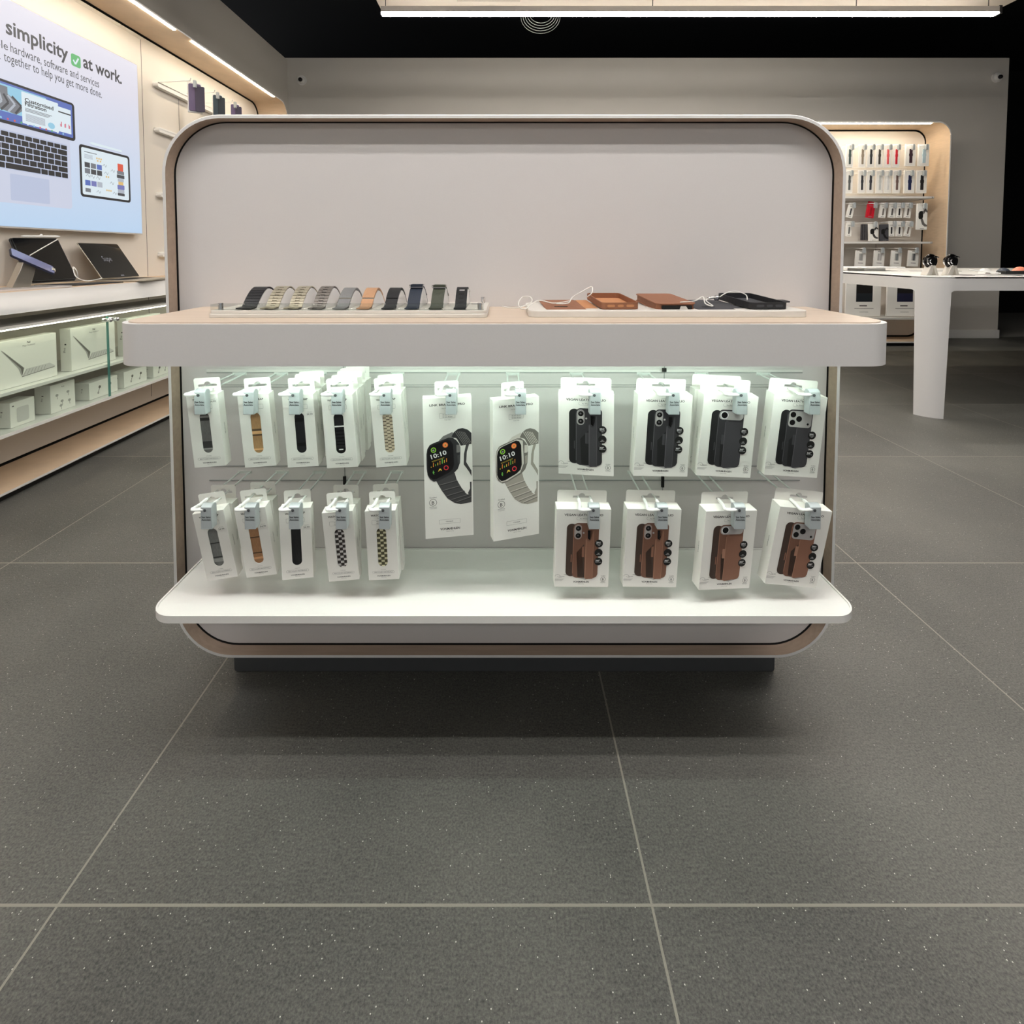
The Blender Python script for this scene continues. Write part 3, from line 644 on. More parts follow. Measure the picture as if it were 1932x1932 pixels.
for i, (px, wd, kind, c, hh, lab) in enumerate(straps):
    x = (px-952)/1000*.985/1.0; hw = wd/2; zb = CT+.0137
    hb = MB(); aa, bb = .054, hh-.0045
    prof = [(.0, .0)]+[(aa-aa*cos(a), bb*(1-abs(cos(a))**1.7)) for a in [pi*k/16 for k in range(1, 16)]]+[(2*aa, 0)]
    hb.plate([(p[0]+1.028-1.04-.035, p[1]+.0135) for p in prof], [], x-(x0+x1)/2-hw*.80, x-(x0+x1)/2+hw*1.02, HOLD, 'x'); hb.build('strap_holder', tr, bevel=.001)
    t = thing('watch_strap', lab, 'watch strap', (x, .985, zb), group='watch straps on the display tray')
    m = mat('band_%d' % i, c, .35 if kind in ('link', 'brick') else .55, metal=.45 if kind == 'brick' else (.3 if kind == 'loop' and c[0] > 60 else .1), noise=.12, nscale=500, bump=.3)
    dk = mat('band_gap_%d' % i, tuple(int(v*.35) for v in c), .5)
    th = .0018; A0 = aa+.0016; B0 = bb+.0016
    def pt(a, off=0): return (aa-(A0+off)*cos(a)+.008, (B0+off)*(1-abs(cos(a))**1.7))
    path = [(-.018, .001), (-.004, .0012), (.002, .0022)]+[pt(a) for a in [pi*(.04+.92*k/40) for k in range(41)]]
    def slab(bm, p0, p1, x_0, x_1, t_, mm):
        d = Vector((p1[0]-p0[0], p1[1]-p0[1])); n = Vector((-d.y, d.x)).normalized()*t_
        q = [p0, p1, (p1[0]+n.x, p1[1]+n.y), (p0[0]+n.x, p0[1]+n.y)]
        bm.add([(x_0, a[0], a[1]) for a in q]+[(x_1, a[0], a[1]) for a in q], [(0, 1, 2, 3), (7, 6, 5, 4), (0, 4, 5, 1), (1, 5, 6, 2), (2, 6, 7, 3), (3, 7, 4, 0)], mm)
    b = MB()
    if kind in ('link', 'brick'):
        n = len(path)
        lo = [Vector(p) for p in path]
        b.add([(sx*hw*.97, p.x, p.y) for p in lo for sx in (-1, 1)], [(2*k, 2*k+1, 2*k+3, 2*k+2) for k in range(n-1)], dk)
        for k in range(0, n-2, 2):
            p0, p1, p2 = lo[k], lo[k+1], lo[k+2]
            e0 = p0+(p2-p0)*.06; e1 = p2-(p2-p0)*.06
            if kind == 'link': slab(b, tuple(e0), tuple(e1), -hw, hw, th, m)
            else:
                slab(b, tuple(e0), tuple(e1), -hw, -hw*.38, th, m); slab(b, tuple(e0), tuple(e1), hw*.38, hw, th, m)
                q0 = (p0+p1)/2; q1 = (p1+p2)/2+(p2-p1)*.4; slab(b, tuple(q0), tuple(q1), -hw*.35, hw*.35, th, m)
        b.build('band', t, smooth=0)
    else:
        prof = [Vector(p) for p in path]
        nrm = []
        for k in range(len(prof)):
            d = prof[min(k+1, len(prof)-1)]-prof[max(k-1, 0)]; nrm.append(Vector((-d.y, d.x)).normalized()*th)
        out = [tuple(p) for p in prof]+[tuple(prof[k]+nrm[k]) for k in reversed(range(len(prof)))]
        b.plate(out, [], -hw, hw, m, 'x'); b.build('band', t, smooth=50)
        if kind == 'loop':
            bb_ = MB(); ov = [prof[k]+nrm[k] for k in range(13, 34)]; o2 = [prof[k]+nrm[k]*1.9 for k in range(13, 34)]
            bb_.plate([tuple(p) for p in ov]+[tuple(p) for p in reversed(o2)], [], -hw, hw, m, 'x'); bb_.build('overlap', t, smooth=50)
            bb_ = MB(); p = prof[13]+nrm[13]; bb_.box(-hw, p.x-.0015, p.y-.0012, hw, p.x+.001, p.y+.0012, STEEL if c[0] > 60 else dk); bb_.build('clasp', t)
        if kind == 'weave':
            bb_ = MB(); p = prof[20]; z = p.y+.004
            bb_.plate(rrect(-hw, -.002, hw, .0045, .002, 3), [], .046, .062, m, 'y')
            bb_.M = Matrix.Identity(4); bb_.v = [(v[0], v[1], v[2]+z) for v in bb_.v]; bb_.build('loop', t)
            bb_ = MB(); bb_.tube([(-hw-.0015, .045, z+.003), (-hw-.0015, .044, z-.0012), (hw+.0015, .044, z-.0012), (hw+.0015, .045, z+.003), (hw+.001, .064, z+.003), (-hw-.001, .064, z+.003)], .0009, CHROME, 8, closed=True); bb_.build('buckle', t)
            bb_ = MB(); bb_.tube([(hw-.003, .064, z), (hw-.001, .080, z-.008), (hw+.001, .095, z-.020)], .0012, m, 6); bb_.build('strap_tail', t)
        if kind == 'sport':
            for k in range(5):
                q = prof[6+k*3]+nrm[6+k*3]*1.02; q2 = prof[7+k*3]+nrm[7+k*3]*1.02
                bb_ = MB(); slab(bb_, tuple(q), tuple(q2), -.005, .005, .0002, BLACK if k < 4 else CHROME); bb_.build('notch', t, smooth=0)
            bb_ = MB(); bb_.cyl((hw, .075, .028), (hw+.003, .075, .028), .0022, CHROME, 12); bb_.build('pin', t)

# folio tray
tr2 = thing('display_tray', 'plain white tray on the right of the counter carrying leather phone folios', 'display tray', (.301, 1.045, CT))
b = MB(); b.plate(rrect(-.257, -.082, .257, .082, .018, 6), [], 0, .0125, TRAY, 'z'); b.build('tray_base', tr2, bevel=.0012)
TZ = CT+.0128
def rot(p, a): return (p[0]*cos(a)-p[1]*sin(a), p[0]*sin(a)+p[1]*cos(a))
def case_shell(t, w_, l_, h_, m, lining):
    """open phone case: floor plate and a wall all round with button and port openings"""
    b = MB(); b.plate(rrect(-w_/2, -l_/2, w_/2, l_/2, .011, 6), [], 0, .0015, m, 'z'); b.build('case_back', t, bevel=.0005)
    b = MB(); b.plate(rrect(-w_/2+.002, -l_/2+.002, w_/2-.002, l_/2-.002, .010, 6), [], .0016, .0022, lining, 'z'); b.build('lining', t)
    b = MB(); b.plate(rrect(-w_/2, -l_/2, w_/2, l_/2, .011, 6), [rrect(-w_/2+.0022, -l_/2+.0022, w_/2-.0022, l_/2-.0022, .009, 6)], .0015, h_, m, 'z'); rim = b.build('case_rim', t, bevel=.0005)
    for cx, ww in ((-.018, .0145), (.0, .0115), (.018, .0145)):
        b = MB(); b.plate(rrect(cx-ww/2, h_*.34, cx+ww/2, h_*.70, h_*.17, 5), [], -l_/2-.0003, -l_/2+.001, lining, 'y'); b.build('port_opening', t, smooth=0)
    for yy in (.03, .045, .055):
        b = MB(); b.plate([(p[0], p[1]) for p in rrect(yy-.004, h_*.4, yy+.004, h_*.65, .001, 3)], [], -w_/2-.0003, -w_/2+.0005, lining, 'x'); b.build('button_opening', t, smooth=0)
def folio(name, label, x, y, yaw, m, lining, tip):
    t = thing(name, label, 'phone folio', (x, y, TZ), (R(tip), 0, yaw), 'leather phone folios on the tray'); return t
t = folio('phone_folio', 'open brown leather phone folio, its case beside the flat cover on the tray', .168, 1.053, R(5), LEATHER, LEATHER_L, 2.2)
t.rotation_euler = (R(3), 0, R(3)); t.location = (.212, 1.052, TZ+.004)
case_shell(t, .071, .142, .0125, LEATHER, LEATHER_L)
b = MB(); b.plate([(-.036, -.069), (-.062, -.069), (-.060, .066), (-.036, .066)], [], -.003, -.0018, LEATHER_L, 'z'); b.build('spine', t)
b = MB(); b.plate(rrect(-.137, -.069, -.062, .066, .007, 5), [], -.003, -.001, LEATHER, 'z'); b.build('cover', t, bevel=.0004)
b = MB(); b.plate(rrect(-.118, -.032, -.092, -.026, .003, 5), [], -.001, -.0006, BLACK, 'z'); b.build('card_slot', t)
t = folio('phone_folio', 'closed brown leather phone folio lying in the middle of the tray', .318, 1.056, R(2), LEATHER, LEATHER_L, 3)
b = MB(); b.plate(rrect(-.038, -.072, .038, .072, .010, 6), [], .0, .0022, LEATHER, 'z'); b.build('cover', t, bevel=.0006)
b = MB(); b.plate(rrect(-.036, -.070, .036, .070, .010, 6), [rrect(-.033, -.067, .033, .067, .008, 6)], .0024, .0125, LEATHER, 'z'); b.build('case_rim', t, bevel=.0006)
b = MB(); b.plate(rrect(-.038, -.072, .038, .072, .010, 6), [], .0127, .0150, LEATHER, 'z'); b.build('case_back', t, bevel=.0008)
b = MB(); b.plate(rrect(-.028, .0035, .030, .0110, .003, 5), [], -.0713, -.0698, BLACK, 'y'); b.build('opening', t, smooth=0)
b = MB(); b.plate([(.006, .0035), (.022, .0035), (.018, .0095), (.008, .0095)], [], -.0716, -.0714, mat('silver_insert', (200, 196, 190), .3), 'y'); b.build('port_plate', t, smooth=0)
t = folio('phone_folio', 'open black leather phone folio with its case at the right end of the tray', .488, 1.052, R(2), BLEATH, BLEATH_L, 2)
t.rotation_euler = (R(3), 0, R(3)); t.location = (.489, 1.052, TZ+.004)
case_shell(t, .072, .142, .0125, BLEATH, BLEATH_L)
b = MB(); b.plate([(-.036, -.069), (-.060, -.069), (-.058, .066), (-.036, .066)], [], -.003, -.0018, BLEATH_L, 'z'); b.build('spine', t)
b = MB(); b.plate(rrect(-.132, -.069, -.060, .066, .007, 5), [], -.003, -.001, BLEATH_L, 'z'); b.build('cover', t, bevel=.0004)
b = MB(); b.plate(rrect(-.112, -.034, -.086, -.029, .0025, 5), [], -.001, -.0006, BLACK, 'z'); b.build('card_slot', t)
b = MB(); b.plate(rrect(.036, -.045, .056, -.020, .004, 4), [], .0085, .0110, BLEATH, 'z'); b.build('closure_tab', t, bevel=.0005)
def cable(name, label, pts, r=.0011):
    # smooth the control points
    P = [Vector(p) for p in pts]; out = []
    for i in range(len(P)-1):
        p0, p1, p2, p3 = P[max(i-1, 0)], P[i], P[i+1], P[min(i+2, len(P)-1)]
        for k in range(7):
            u = k/7; out.append(.5*((2*p1)+(-p0+p2)*u+(2*p0-5*p1+4*p2-p3)*u*u+(-p0+3*p1-3*p2+p3)*u**3))
    out.append(P[-1]); b = MB(); b.tube(out, r, CABLE, 7)
    return tag(b.build(name), label, 'cable', 'thin security cables')
A_ = lambda x, y, Y: at(x, y, Y)
cable('security_cable', 'thin white security cable looping from the tray edge to the open brown folio', [A_(948, 578, 1.10), A_(975, 581, 1.02), A_(1002, 570, 1.04), A_(1000, 560, 1.07), A_(985, 561, 1.09), A_(978, 575, 1.05), A_(990, 583, .99), A_(1015, 567, 1.03), A_(1045, 572, 1.03), A_(1075, 568, 1.03)])
cable('security_cable', 'thin white security cable arching above the open brown folio case', [A_(1050, 573, 1.03), A_(1072, 572, 1.01), A_(1080, 561, 1.03), A_(1100, 549, 1.06), A_(1116, 541, 1.07), A_(1117, 552, 1.06), A_(1108, 560, 1.06)])
cable('security_cable', 'thin white security cable between the closed brown folio and the open black folio', [A_(1284, 570, .98), A_(1310, 568, 1.02), A_(1326, 560, 1.04), A_(1331, 573, 1.0), A_(1345, 577, .99), A_(1332, 566, 1.03), A_(1350, 560, 1.06)])
cable('security_cable', 'thin white security cable arching over the open black folio case', [A_(1358, 560, 1.06), A_(1372, 552, 1.07), A_(1390, 550, 1.07), A_(1407, 556, 1.06), A_(1410, 566, 1.05)])
t = thing('cable_reel', 'small shiny metal cable connector beside the open black folio', 'cable connector', A_(1352, 562, 1.07))
b = MB(); b.sphere((0, 0, 0), .0062, CHROME, 14, (1, 1, 1)); b.build('ball', t)
b = MB(); b.cyl((-.006, 0, .001), (-.018, 0, -.001), .0028, CHROME, 10); b.build('plug', t)

# ================================================================== left wall display (local x runs away from the viewer, local y into the wall)
lw = thing('wall_display', 'long oak lined wall display with counter and glass cabinet along the left wall', 'wall display', (-2.0, 0, 0), (0, 0, pi/2))
b = MB(); ring(b, .35, .03, 4.955, 2.375, .14, .012, 0, .262, WHITE, OAK_Y, .5); b.build('frame', lw, smooth=40)
PANEL2 = mat('panel_warm', (214, 207, 198), .5, noise=.02, nscale=300)
b = MB(); b.plate(rrect(.37, .052, 4.935, 2.352, .122, 12), [], .27, .29, PANEL2)
for X in (3.37,): b.box(X-.0015, .2692, .08, X+.0015, .27, 2.33, DARK)
b.box(3.742, .2692, .08, 3.745, .27, 2.07, DARK); b.box(.5, .2692, 2.33, 3.37, .27, 2.3315, PANEL2)
b.build('back_panel', lw, smooth=0)
b = MB(); b.plate(rrect(.5, 0, 4.8, .028, .01, 3), [], .03, .4, BLACK); b.build('base', lw)
NL = mat('niche_light', (255, 243, 220), .5, emit=NICHE_LED)
for (a, e) in ((.9, 1.7), (1.85, 3.30), (3.48, 4.69)):
    b = MB(); b.box(a, .008, 2.358, e, .020, 2.362, NL); b.build('light_strip', lw, smooth=0)
# counter
b = MB(); b.plate(rrect(1.84, -.10, 4.4, .27, (.12, .12, .002, .002), 12), [], .765, .849, WHITE, 'z'); lc = b.build('counter', lw, bevel=.002)
b = MB(); b.plate(rrect(1.85, -.09, 4.39, .27, (.11, .11, .002, .002), 12), [], .849, .851, OAK_Y, 'z'); b.build('wood_top', lc, smooth=0)
for z, nm in ((.455, 'shelf'), (.292, 'shelf')):
    b = MB(); b.box(1.7, -.05, z-.014, 4.4, .27, z, WHITE2); b.build(nm, lw, bevel=.001)
b = MB(); b.box(1.7, -.05, .700, 4.4, .20, .712, WHITE2); vis = b.build('valance', lw, bevel=.001)
b = MB(); b.box(1.7, -.048, .695, 4.4, -.040, .6995, mat('cabinet_light', (250, 252, 226), .5, emit=9)); b.build('light_strip', vis, smooth=0)
for (a, e, lab) in ((1.75, 2.578, 0), (2.584, 3.4, 0)):
    b = MB(); b.box(a, -.058, .296, e, -.053, .69, GLASS); p = b.build('glass_door', lw, smooth=0)
    b = MB(); xx = e-.0015 if a < 2 else a; b.box(xx, -.0585, .296, xx+.0015, -.0525, .69, GLASS_E); b.build('glass_edge', p, smooth=0)
for sx in (-.022, .022):
    b = MB(); b.cyl((2.581+sx, -.052, .675), (2.581+sx, -.085, .675), .009, CHROME, 16); b.sphere((2.581+sx, -.088, .675), .010, CHROME, 14); b.cyl((2.581+sx-.015, -.07, .677), (2.581+sx+.015, -.07, .677), .005, CHROME, 10); b.build('door_knob', lw)
# wall rails
for (a, e, z) in ((3.47, 4.70, 2.09), (3.47, 4.70, 1.80), (3.47, 4.70, 1.38), (3.47, 4.70, .99)):
    b = MB(); b.plate(rrect(a, z-.016, e, z+.016, .016, 8), [], .236, .27, WHITE2); b.build('rail', lw, bevel=.004)

# illuminated poster (flat sign, its printed art lit from behind)
ps = thing('lightbox_poster', 'large backlit poster reading simplicity at work with a laptop and tablet picture', 'illuminated sign', (-2.22, 0, 0), (0, 0, pi/2))
b = MB(); b.box(1.30, 0, 1.112, 3.262, .048, 2.140, HOUS); b.build('box', ps, bevel=.002)
def pm(name, rgb, k=1):
    return mat('sign_'+name, rgb, .4, emit=POSTER*k)
pf = bpy.data.materials.new('sign_face'); pf.use_nodes = True; nt = pf.node_tree; bs = nt.nodes['Principled BSDF']
tc = nt.nodes.new('ShaderNodeTexCoord'); sp_ = nt.nodes.new('ShaderNodeSeparateXYZ'); mr = nt.nodes.new('ShaderNodeMapRange'); cr = nt.nodes.new('ShaderNodeValToRGB')
nt.links.new(tc.outputs['Object'], sp_.inputs[0]); nt.links.new(sp_.outputs['Z'], mr.inputs[0]); mr.inputs[1].default_value = 1.11; mr.inputs[2].default_value = 2.14
cr.color_ramp.elements[0].color = (*lin((186, 214, 243)), 1); cr.color_ramp.elements[1].color = (*lin((222, 221, 236)), 1); cr.color_ramp.elements[1].position = .8
nt.links.new(mr.outputs[0], cr.inputs[0]); nt.links.new(cr.outputs[0], bs.inputs['Emission Color']); bs.inputs['Emission Strength'].default_value = POSTER; bs.inputs['Base Color'].default_value = (.05, .05, .05, 1)
b = MB(); b.box(1.308, -.002, 1.120, 3.254, 0, 2.132, pf); fc = b.build('sign_face', ps, smooth=0)
TX = pm('text', (52, 54, 62)); BK = pm('black', (24, 25, 32)); SV = pm('silver', (208, 214, 234)); SV2 = pm('silver_dark', (190, 200, 226)); SW = pm('white', (226, 240, 248)); SB = pm('blue', (88, 112, 190)); SC = pm('cyan', (150, 206, 232))
GR = pm('green', (96, 186, 116)); RD = pm('red', (224, 90, 66)); PK = pm('pink', (214, 96, 120)); GY = pm('grey', (120, 124, 132)); DG = pm('darkgrey', (66, 68, 74)); PU = pm('purple', (118, 122, 186)); LG = pm('lightgrey', (178, 186, 198)); YE = pm('yellow', (226, 190, 120))
b = MB(Matrix.Translation((0, -.0021, 0)))
b.text('simplicity', 2.405, 1.978, .094, TX, 3, 'l', bold=True, fit=.338)
b.text('business', 2.375, 1.978, .094, TX, 3, 'r', bold=True)
b.rect(2.760, 1.962, 2.822, 2.024, GR, 3, .012); b.line([(2.774, 1.993), (2.787, 1.975), (2.808, 2.011)], .009, SW, 4)
b.text('at work.', 2.838, 1.978, .094, TX, 3, 'l', bold=True, fit=.282)
b.text('hardware, software and services', 2.424, 1.903, .060, TX, 3, 'l', fit=.520)
b.text('ple', 2.412, 1.903, .052, TX, 3, 'r'); b.text('k', 2.376, 1.852, .052, TX, 3, 'r')
b.text('together to help you get more done.', 2.390, 1.852, .060, TX, 3, 'l', fit=.572)
# pictured laptop
b.rect(1.80, 1.575, 2.769, 1.768, BK, 3, .018); b.rect(1.82, 1.590, 2.755, 1.757, SB, 4, .006); b.rect(1.82, 1.628, 2.60, 1.748, SC, 5)
b.flat([(1.9, 1.64), (2.30, 1.64), (2.44, 1.628), (2.48, 1.66), (2.44, 1.69), (2.40, 1.71), (2.40, 1.74), (1.9, 1.74)], GY, 6)
for k in range(4): b.line([(2.33+k*.035, 1.632), (2.37+k*.032, 1.672), (2.36+k*.02, 1.705)], .010, DG if k % 2 else LG, 7)
b.rect(2.468, 1.598, 2.668, 1.742, SW, 8, .004); b.text('Customised', 2.484, 1.700, .026, BK, 9, 'l', bold=True, fit=.156); b.text('Filtration', 2.484, 1.682, .026, BK, 9, 'l', bold=True, fit=.115)
for k in range(3): b.line([(2.484, 1.670-k*.006), (2.63-.01*k, 1.670-k*.006)], .003, GY, 9)
for k in range(7): b.line([(2.486, 1.644-k*.005), (2.59, 1.644-k*.005)], .0034, LG, 9)
b.flat(circle(2.625, 1.622, .020, 20, .015), SC, 9)
b.rect(2.668, 1.606, 2.744, 1.728, SW, 8); b.rect(2.668, 1.700, 2.744, 1.706, BK, 9)
for k in range(3):
    x = 2.683+k*.025
    b.rect(x-.006, 1.632, x-.002, 1.645+.004*k, PK, 9); b.rect(x-.001, 1.632, x+.004, 1.656-.004*k, PK, 9)
for k in range(22): b.flat(circle(2.0+k*.033, 1.598, .005, 8), (SW, RD, SC, GR, PK)[k*7 % 5], 9)
b.rect(1.80, 1.225, 2.733, 1.576, SV, 3, .016); b.rect(2.395, 1.238, 2.60, 1.357, SV2, 4, .006)
b.rect(1.82, 1.375, 2.715, 1.548, SV2, 4, .004)
kw = .0395
for r_ in range(6):
    z = 1.521-r_*.0285; off = (0, .012, .004, .016, .008, 0)[r_]; k = 0; x = 2.712
    while x > 1.85:
        ww = kw
        if r_ in (1, 4) and k == 0: ww = kw*1.5
        if r_ == 5 and k == 4: ww = kw*4.6
        b.rect(x-ww+.004, z, x, z+.024 if r_ else z+.020, BK, 6, .003); x -= ww; k += 1
# pictured tablet and pen
b.rect(2.790, 1.297, 3.162, 1.570, BK, 3, .018); b.rect(2.804, 1.310, 3.148, 1.557, SW, 4, .010)
for r_ in range(2):
    for c_ in range(3): b.rect(2.823+c_*.042, 1.455-r_*.032, 2.859+c_*.042, 1.482-r_*.032, (DG, GY, SB, GY, DG, DG)[r_*3+c_], 5)
for c_ in range(3): b.rect(2.823+c_*.042, 1.360, 2.859+c_*.042, 1.388, (SB, PU, LG)[c_], 5)
b.rect(2.823, 1.325, 2.859, 1.345, GY, 5)
for k in range(4): b.line([(2.823, 1.522-k*.006), (2.88, 1.522-k*.006)], .003, LG, 5)
b.line([(2.823, 1.536), (2.91, 1.536)], .004, GY, 5)
for (x, z) in ((2.905, 1.51), (2.92, 1.51), (2.935, 1.51), (2.91, 1.497), (2.93, 1.497), (2.97, 1.42), (2.985, 1.42), (2.97, 1.345), (2.985, 1.345), (3.0, 1.345)): b.rect(x, z, x+.010, z+.009, YE, 5)
for (x, z) in ((2.95, 1.48), (2.96, 1.44), (3.0, 1.39), (3.02, 1.335), (2.9, 1.33), (3.01, 1.46), (2.83, 1.408), (2.86, 1.406), (2.9, 1.405)): b.line([(x, z), (x+.012, z+.012), (x+.022, z-.004), (x+.03, z+.01)], .002, GY, 5)
for z0, z1, hw_, c_ in ((1.472, 1.513, .022, RD), (1.452, 1.472, .028, GY), (1.430, 1.450, .030, DG), (1.410, 1.428, .024, LG), (1.392, 1.410, .020, YE), (1.366, 1.392, .028, PU), (1.345, 1.366, .026, LG), (1.330, 1.345, .028, DG)): b.rect(3.085-hw_, z0, 3.085+hw_, z1, c_, 5, .004)
b.flat([(2.860, 1.590), (2.880, 1.582), (3.100, 1.582), (3.100, 1.594), (2.880, 1.596)], SW, 3); b.line([(2.870, 1.580), (3.10, 1.580)], .002, SV2, 3)
b.build('printed_art', fc, smooth=0)

# things on the left counter
CZ = .8515
t = thing('sign_sheet', 'pale product information sheet lying at the near end of the left counter', 'sign', (-2.00, 2.17, CZ), (0, 0, R(84)))
b = MB(); b.plate(rrect(-.17, -.08, .17, .09, .004, 3), [], 0, .006, mat('sheet', (196, 188, 184), .4), 'z'); b.build('sheet', t)
b = MB()
for k in range(5): b.box(-.14, -.06+k*.03, .0061, .02+.02*(k % 2), -.05+k*.03, .0064, INK_L)
for k in range(3): b.box(.05, -.05+k*.045, .0061, .13, -.02+k*.045, .0064, DG if k % 2 else INK_L)
b.build('printed_text', t, smooth=0)
# phone on block stand
t = thing('phone_stand', 'brushed metal slanted block stand on the left counter', 'phone stand', (-2.03, 2.22, CZ), (0, 0, R(60)))
b = MB(); b.plate([(-.040, 0), (.020, 0), (.046, .098), (.002, .110)], [], -.032, .032, STEEL, 'y'); b.build('block', t, bevel=.002)
BLU = mat('phone_blue', (96, 106, 156), .12, metal=.2, coat=.6)
p0, p1 = at(20, 474, 2.17), at(103, 510, 2.30)
t = thing('smartphone', 'blue phone tilted on the metal block stand on the left counter', 'phone', (p0+p1)/2+Vector((0, 0, .0)))
d = (p1-p0).normalized(); sd = Vector((.55, -.55, .0)); sd = (Vector((-.38, .30, .30))-d*Vector((-.38, .30, .30)).dot(d)).normalized(); nn = d.cross(sd)
Mx = Matrix((d, sd, nn)).transposed().to_4x4(); t.rotation_euler = Mx.to_euler()
hl = (p1-p0).length/2
b = MB(); b.plate(rrect(-hl, -.034, hl, .034, .010, 6), [], -.008, 0, mat('phone_edge', (40, 44, 66), .25, metal=.6), 'z'); b.build('body', t, bevel=.001)
sgn = 1 if (Mx.to_3x3() @ Vector((0, 0, 1))).z > 0 else -1
b = MB(); b.plate(rrect(-hl+.003, -.031, hl-.003, .031, .008, 6), [], (.0002 if sgn > 0 else -.0086), (.0006 if sgn > 0 else -.0082), BLU, 'z'); b.build('screen', t)
b = MB(); b.box(hl-.014, -.012, -.016, hl+.002, .012, .004, CHROME); b.build('clamp', t, bevel=.002)
# tablet with keyboard case
TB = [at(60, 531, 2.38), at(146, 526, 2.56), at(122, 450, 2.62), at(35, 449, 2.45)]
t = thing('tablet', 'black tablet standing upright in a keyboard case on the left counter, pencil on top', 'tablet', (TB[0]+TB[1])/2)
ex = (TB[1]-TB[0]).normalized(); ez = ((TB[3]+TB[2])/2-(TB[0]+TB[1])/2).normalized(); ey = ez.cross(ex).normalized(); ez = ex.cross(ey).normalized()
t.rotation_euler = Matrix((ex, ey, ez)).transposed().to_4x4().to_euler()
tw = (TB[1]-TB[0]).length/2; th_ = ((TB[3]+TB[2])/2-(TB[0]+TB[1])/2).length
b = MB(); b.plate(rrect(-tw, 0, tw, th_, .011, 6), [], 0, .008, mat('space_black', (52, 53, 55), .35, metal=.6)); b.build('body', t, bevel=.001)
b = MB(); b.plate(rrect(-tw+.003, .003, tw-.003, th_-.003, .009, 6), [], -.0006, -.0001, mat('dark_glass', (18, 19, 21), .08, coat=.5)); b.build('screen', t)
b = MB(); b.plate(rrect(-tw-.005, -.004, tw-.002, th_+.003, .011, 6), [], .0085, .013, mat('case_black', (46, 46, 48), .6)); b.build('case_back', t)
pc = thing('stylus', 'white stylus lying along the top edge of the black tablet', 'stylus', at(78, 446, 2.53))
b = MB(); b.tube([tuple(-ex*.082), tuple(-ex*.07), tuple(ex*.07), tuple(ex*.08)], [.002, .0045, .0045, .002], HOOKW, 10); b.build('barrel', pc)
b = MB(); b.sphere((0, 0, .006), .006, HOOKW, 10); b.build('clip', pc)
cable('charging_cable', 'white cable running diagonally across the black tablet', [at(56, 482, 2.36), at(80, 468, 2.40), at(108, 452, 2.48)], .0022)
cable('charging_cable', 'white cable curling at the lower right corner of the black tablet', [at(147, 528, 2.48), at(145, 512, 2.46), at(138, 504, 2.46), at(142, 520, 2.44), at(152, 527, 2.42), at(166, 530, 2.42), at(185, 527, 2.44), at(192, 525, 2.46)], .0022)
# laptop
LB = [at(181, 527, 2.72), at(254, 522, 3.06)]; LT = [at(146, 461, 2.76), at(223, 461, 3.10)]
t = thing('laptop', 'open silver laptop with black screen reading Supe on the left counter', 'laptop', (LB[0]+LB[1])/2)
ex = (LB[1]-LB[0]).normalized(); up_ = (LT[0]+LT[1])/2-(LB[0]+LB[1])/2; ez = (up_-ex*up_.dot(ex)).normalized(); ey = ez.cross(ex)
t.rotation_euler = Matrix((ex, ey, ez)).transposed().to_4x4().to_euler()
lw_ = (LB[1]-LB[0]).length/2; lh = up_.length
b = MB(); sk = (up_.dot(ex))
b.plate(rrect(-lw_+sk, 0, lw_+sk, lh, .008, 5), [], 0, .005, STEEL); b.build('lid', t, bevel=.0008)
b = MB(); b.plate(rrect(-lw_+sk+.003, .003, lw_+sk-.003, lh-.003, .007, 5), [], -.0006, -.0001, mat('dark_glass', (0, 0, 0))); sc = b.build('screen', t)
b = MB(Matrix.Translation((0, -.0008, 0))); b.text('Supe', .0+sk*.6, lh*.48, .048, mat('screen_text', (150, 152, 160), .5, emit=.5), 2, bold=False, fit=.075)
b.rect(-.0+sk, .010, .03+sk, .017, mat('screen_text', (0, 0, 0)), 2, .003); b.build('screen_text', sc, smooth=0)
Q_ = Matrix((ex, ey, ez)).transposed().inverted()
gx_ = ex.copy(); gx_.z = 0; gx_.normalize(); gy_ = Vector((gx_.y, -gx_.x, 0))
b = MB(); base = [LB[0]+gy_*.0, LB[1], LB[1]+gy_*.23, LB[0]+gy_*.23]; mid = (LB[0]+LB[1])/2
lo_ = [Q_ @ (Vector((p.x, p.y, CZ+.001))-mid) for p in base]; hi_ = [Q_ @ (Vector((p.x, p.y, CZ+.009))-mid) for p in base]
b.add([tuple(p) for p in lo_+hi_], [(0, 1, 2, 3), (4, 5, 6, 7), (0, 1, 5, 4), (1, 2, 6, 5), (2, 3, 7, 6), (3, 0, 4, 7)], STEEL); kb = b.build('base', t, bevel=.002)
k0 = [LB[0]+gy_*.02+gx_*.02, LB[1]+gy_*.02-gx_*.02, LB[1]+gy_*.12-gx_*.02, LB[0]+gy_*.12+gx_*.02]
b = MB(); b.add([tuple(Q_ @ (Vector((p.x, p.y, CZ+.0095))-mid)) for p in k0], [(0, 1, 2, 3)], BLACK); b.build('keyboard', kb, smooth=0)
b = MB(); q = [LB[0]-gx_*.10+gy_*.02, LB[0]+gx_*.20+gy_*.02, LB[0]+gx_*.20+gy_*.19, LB[0]-gx_*.22+gy_*.19]
t = thing('keyboard_folio', 'flat black keyboard cover in front of the tablet on the left counter', 'keyboard cover', (0, 0, 0)); q = [Vector(p) for p in ((-2.10, 2.36, 0), (-2.06, 2.58, 0), (-1.915, 2.66, 0), (-1.945, 2.40, 0))]
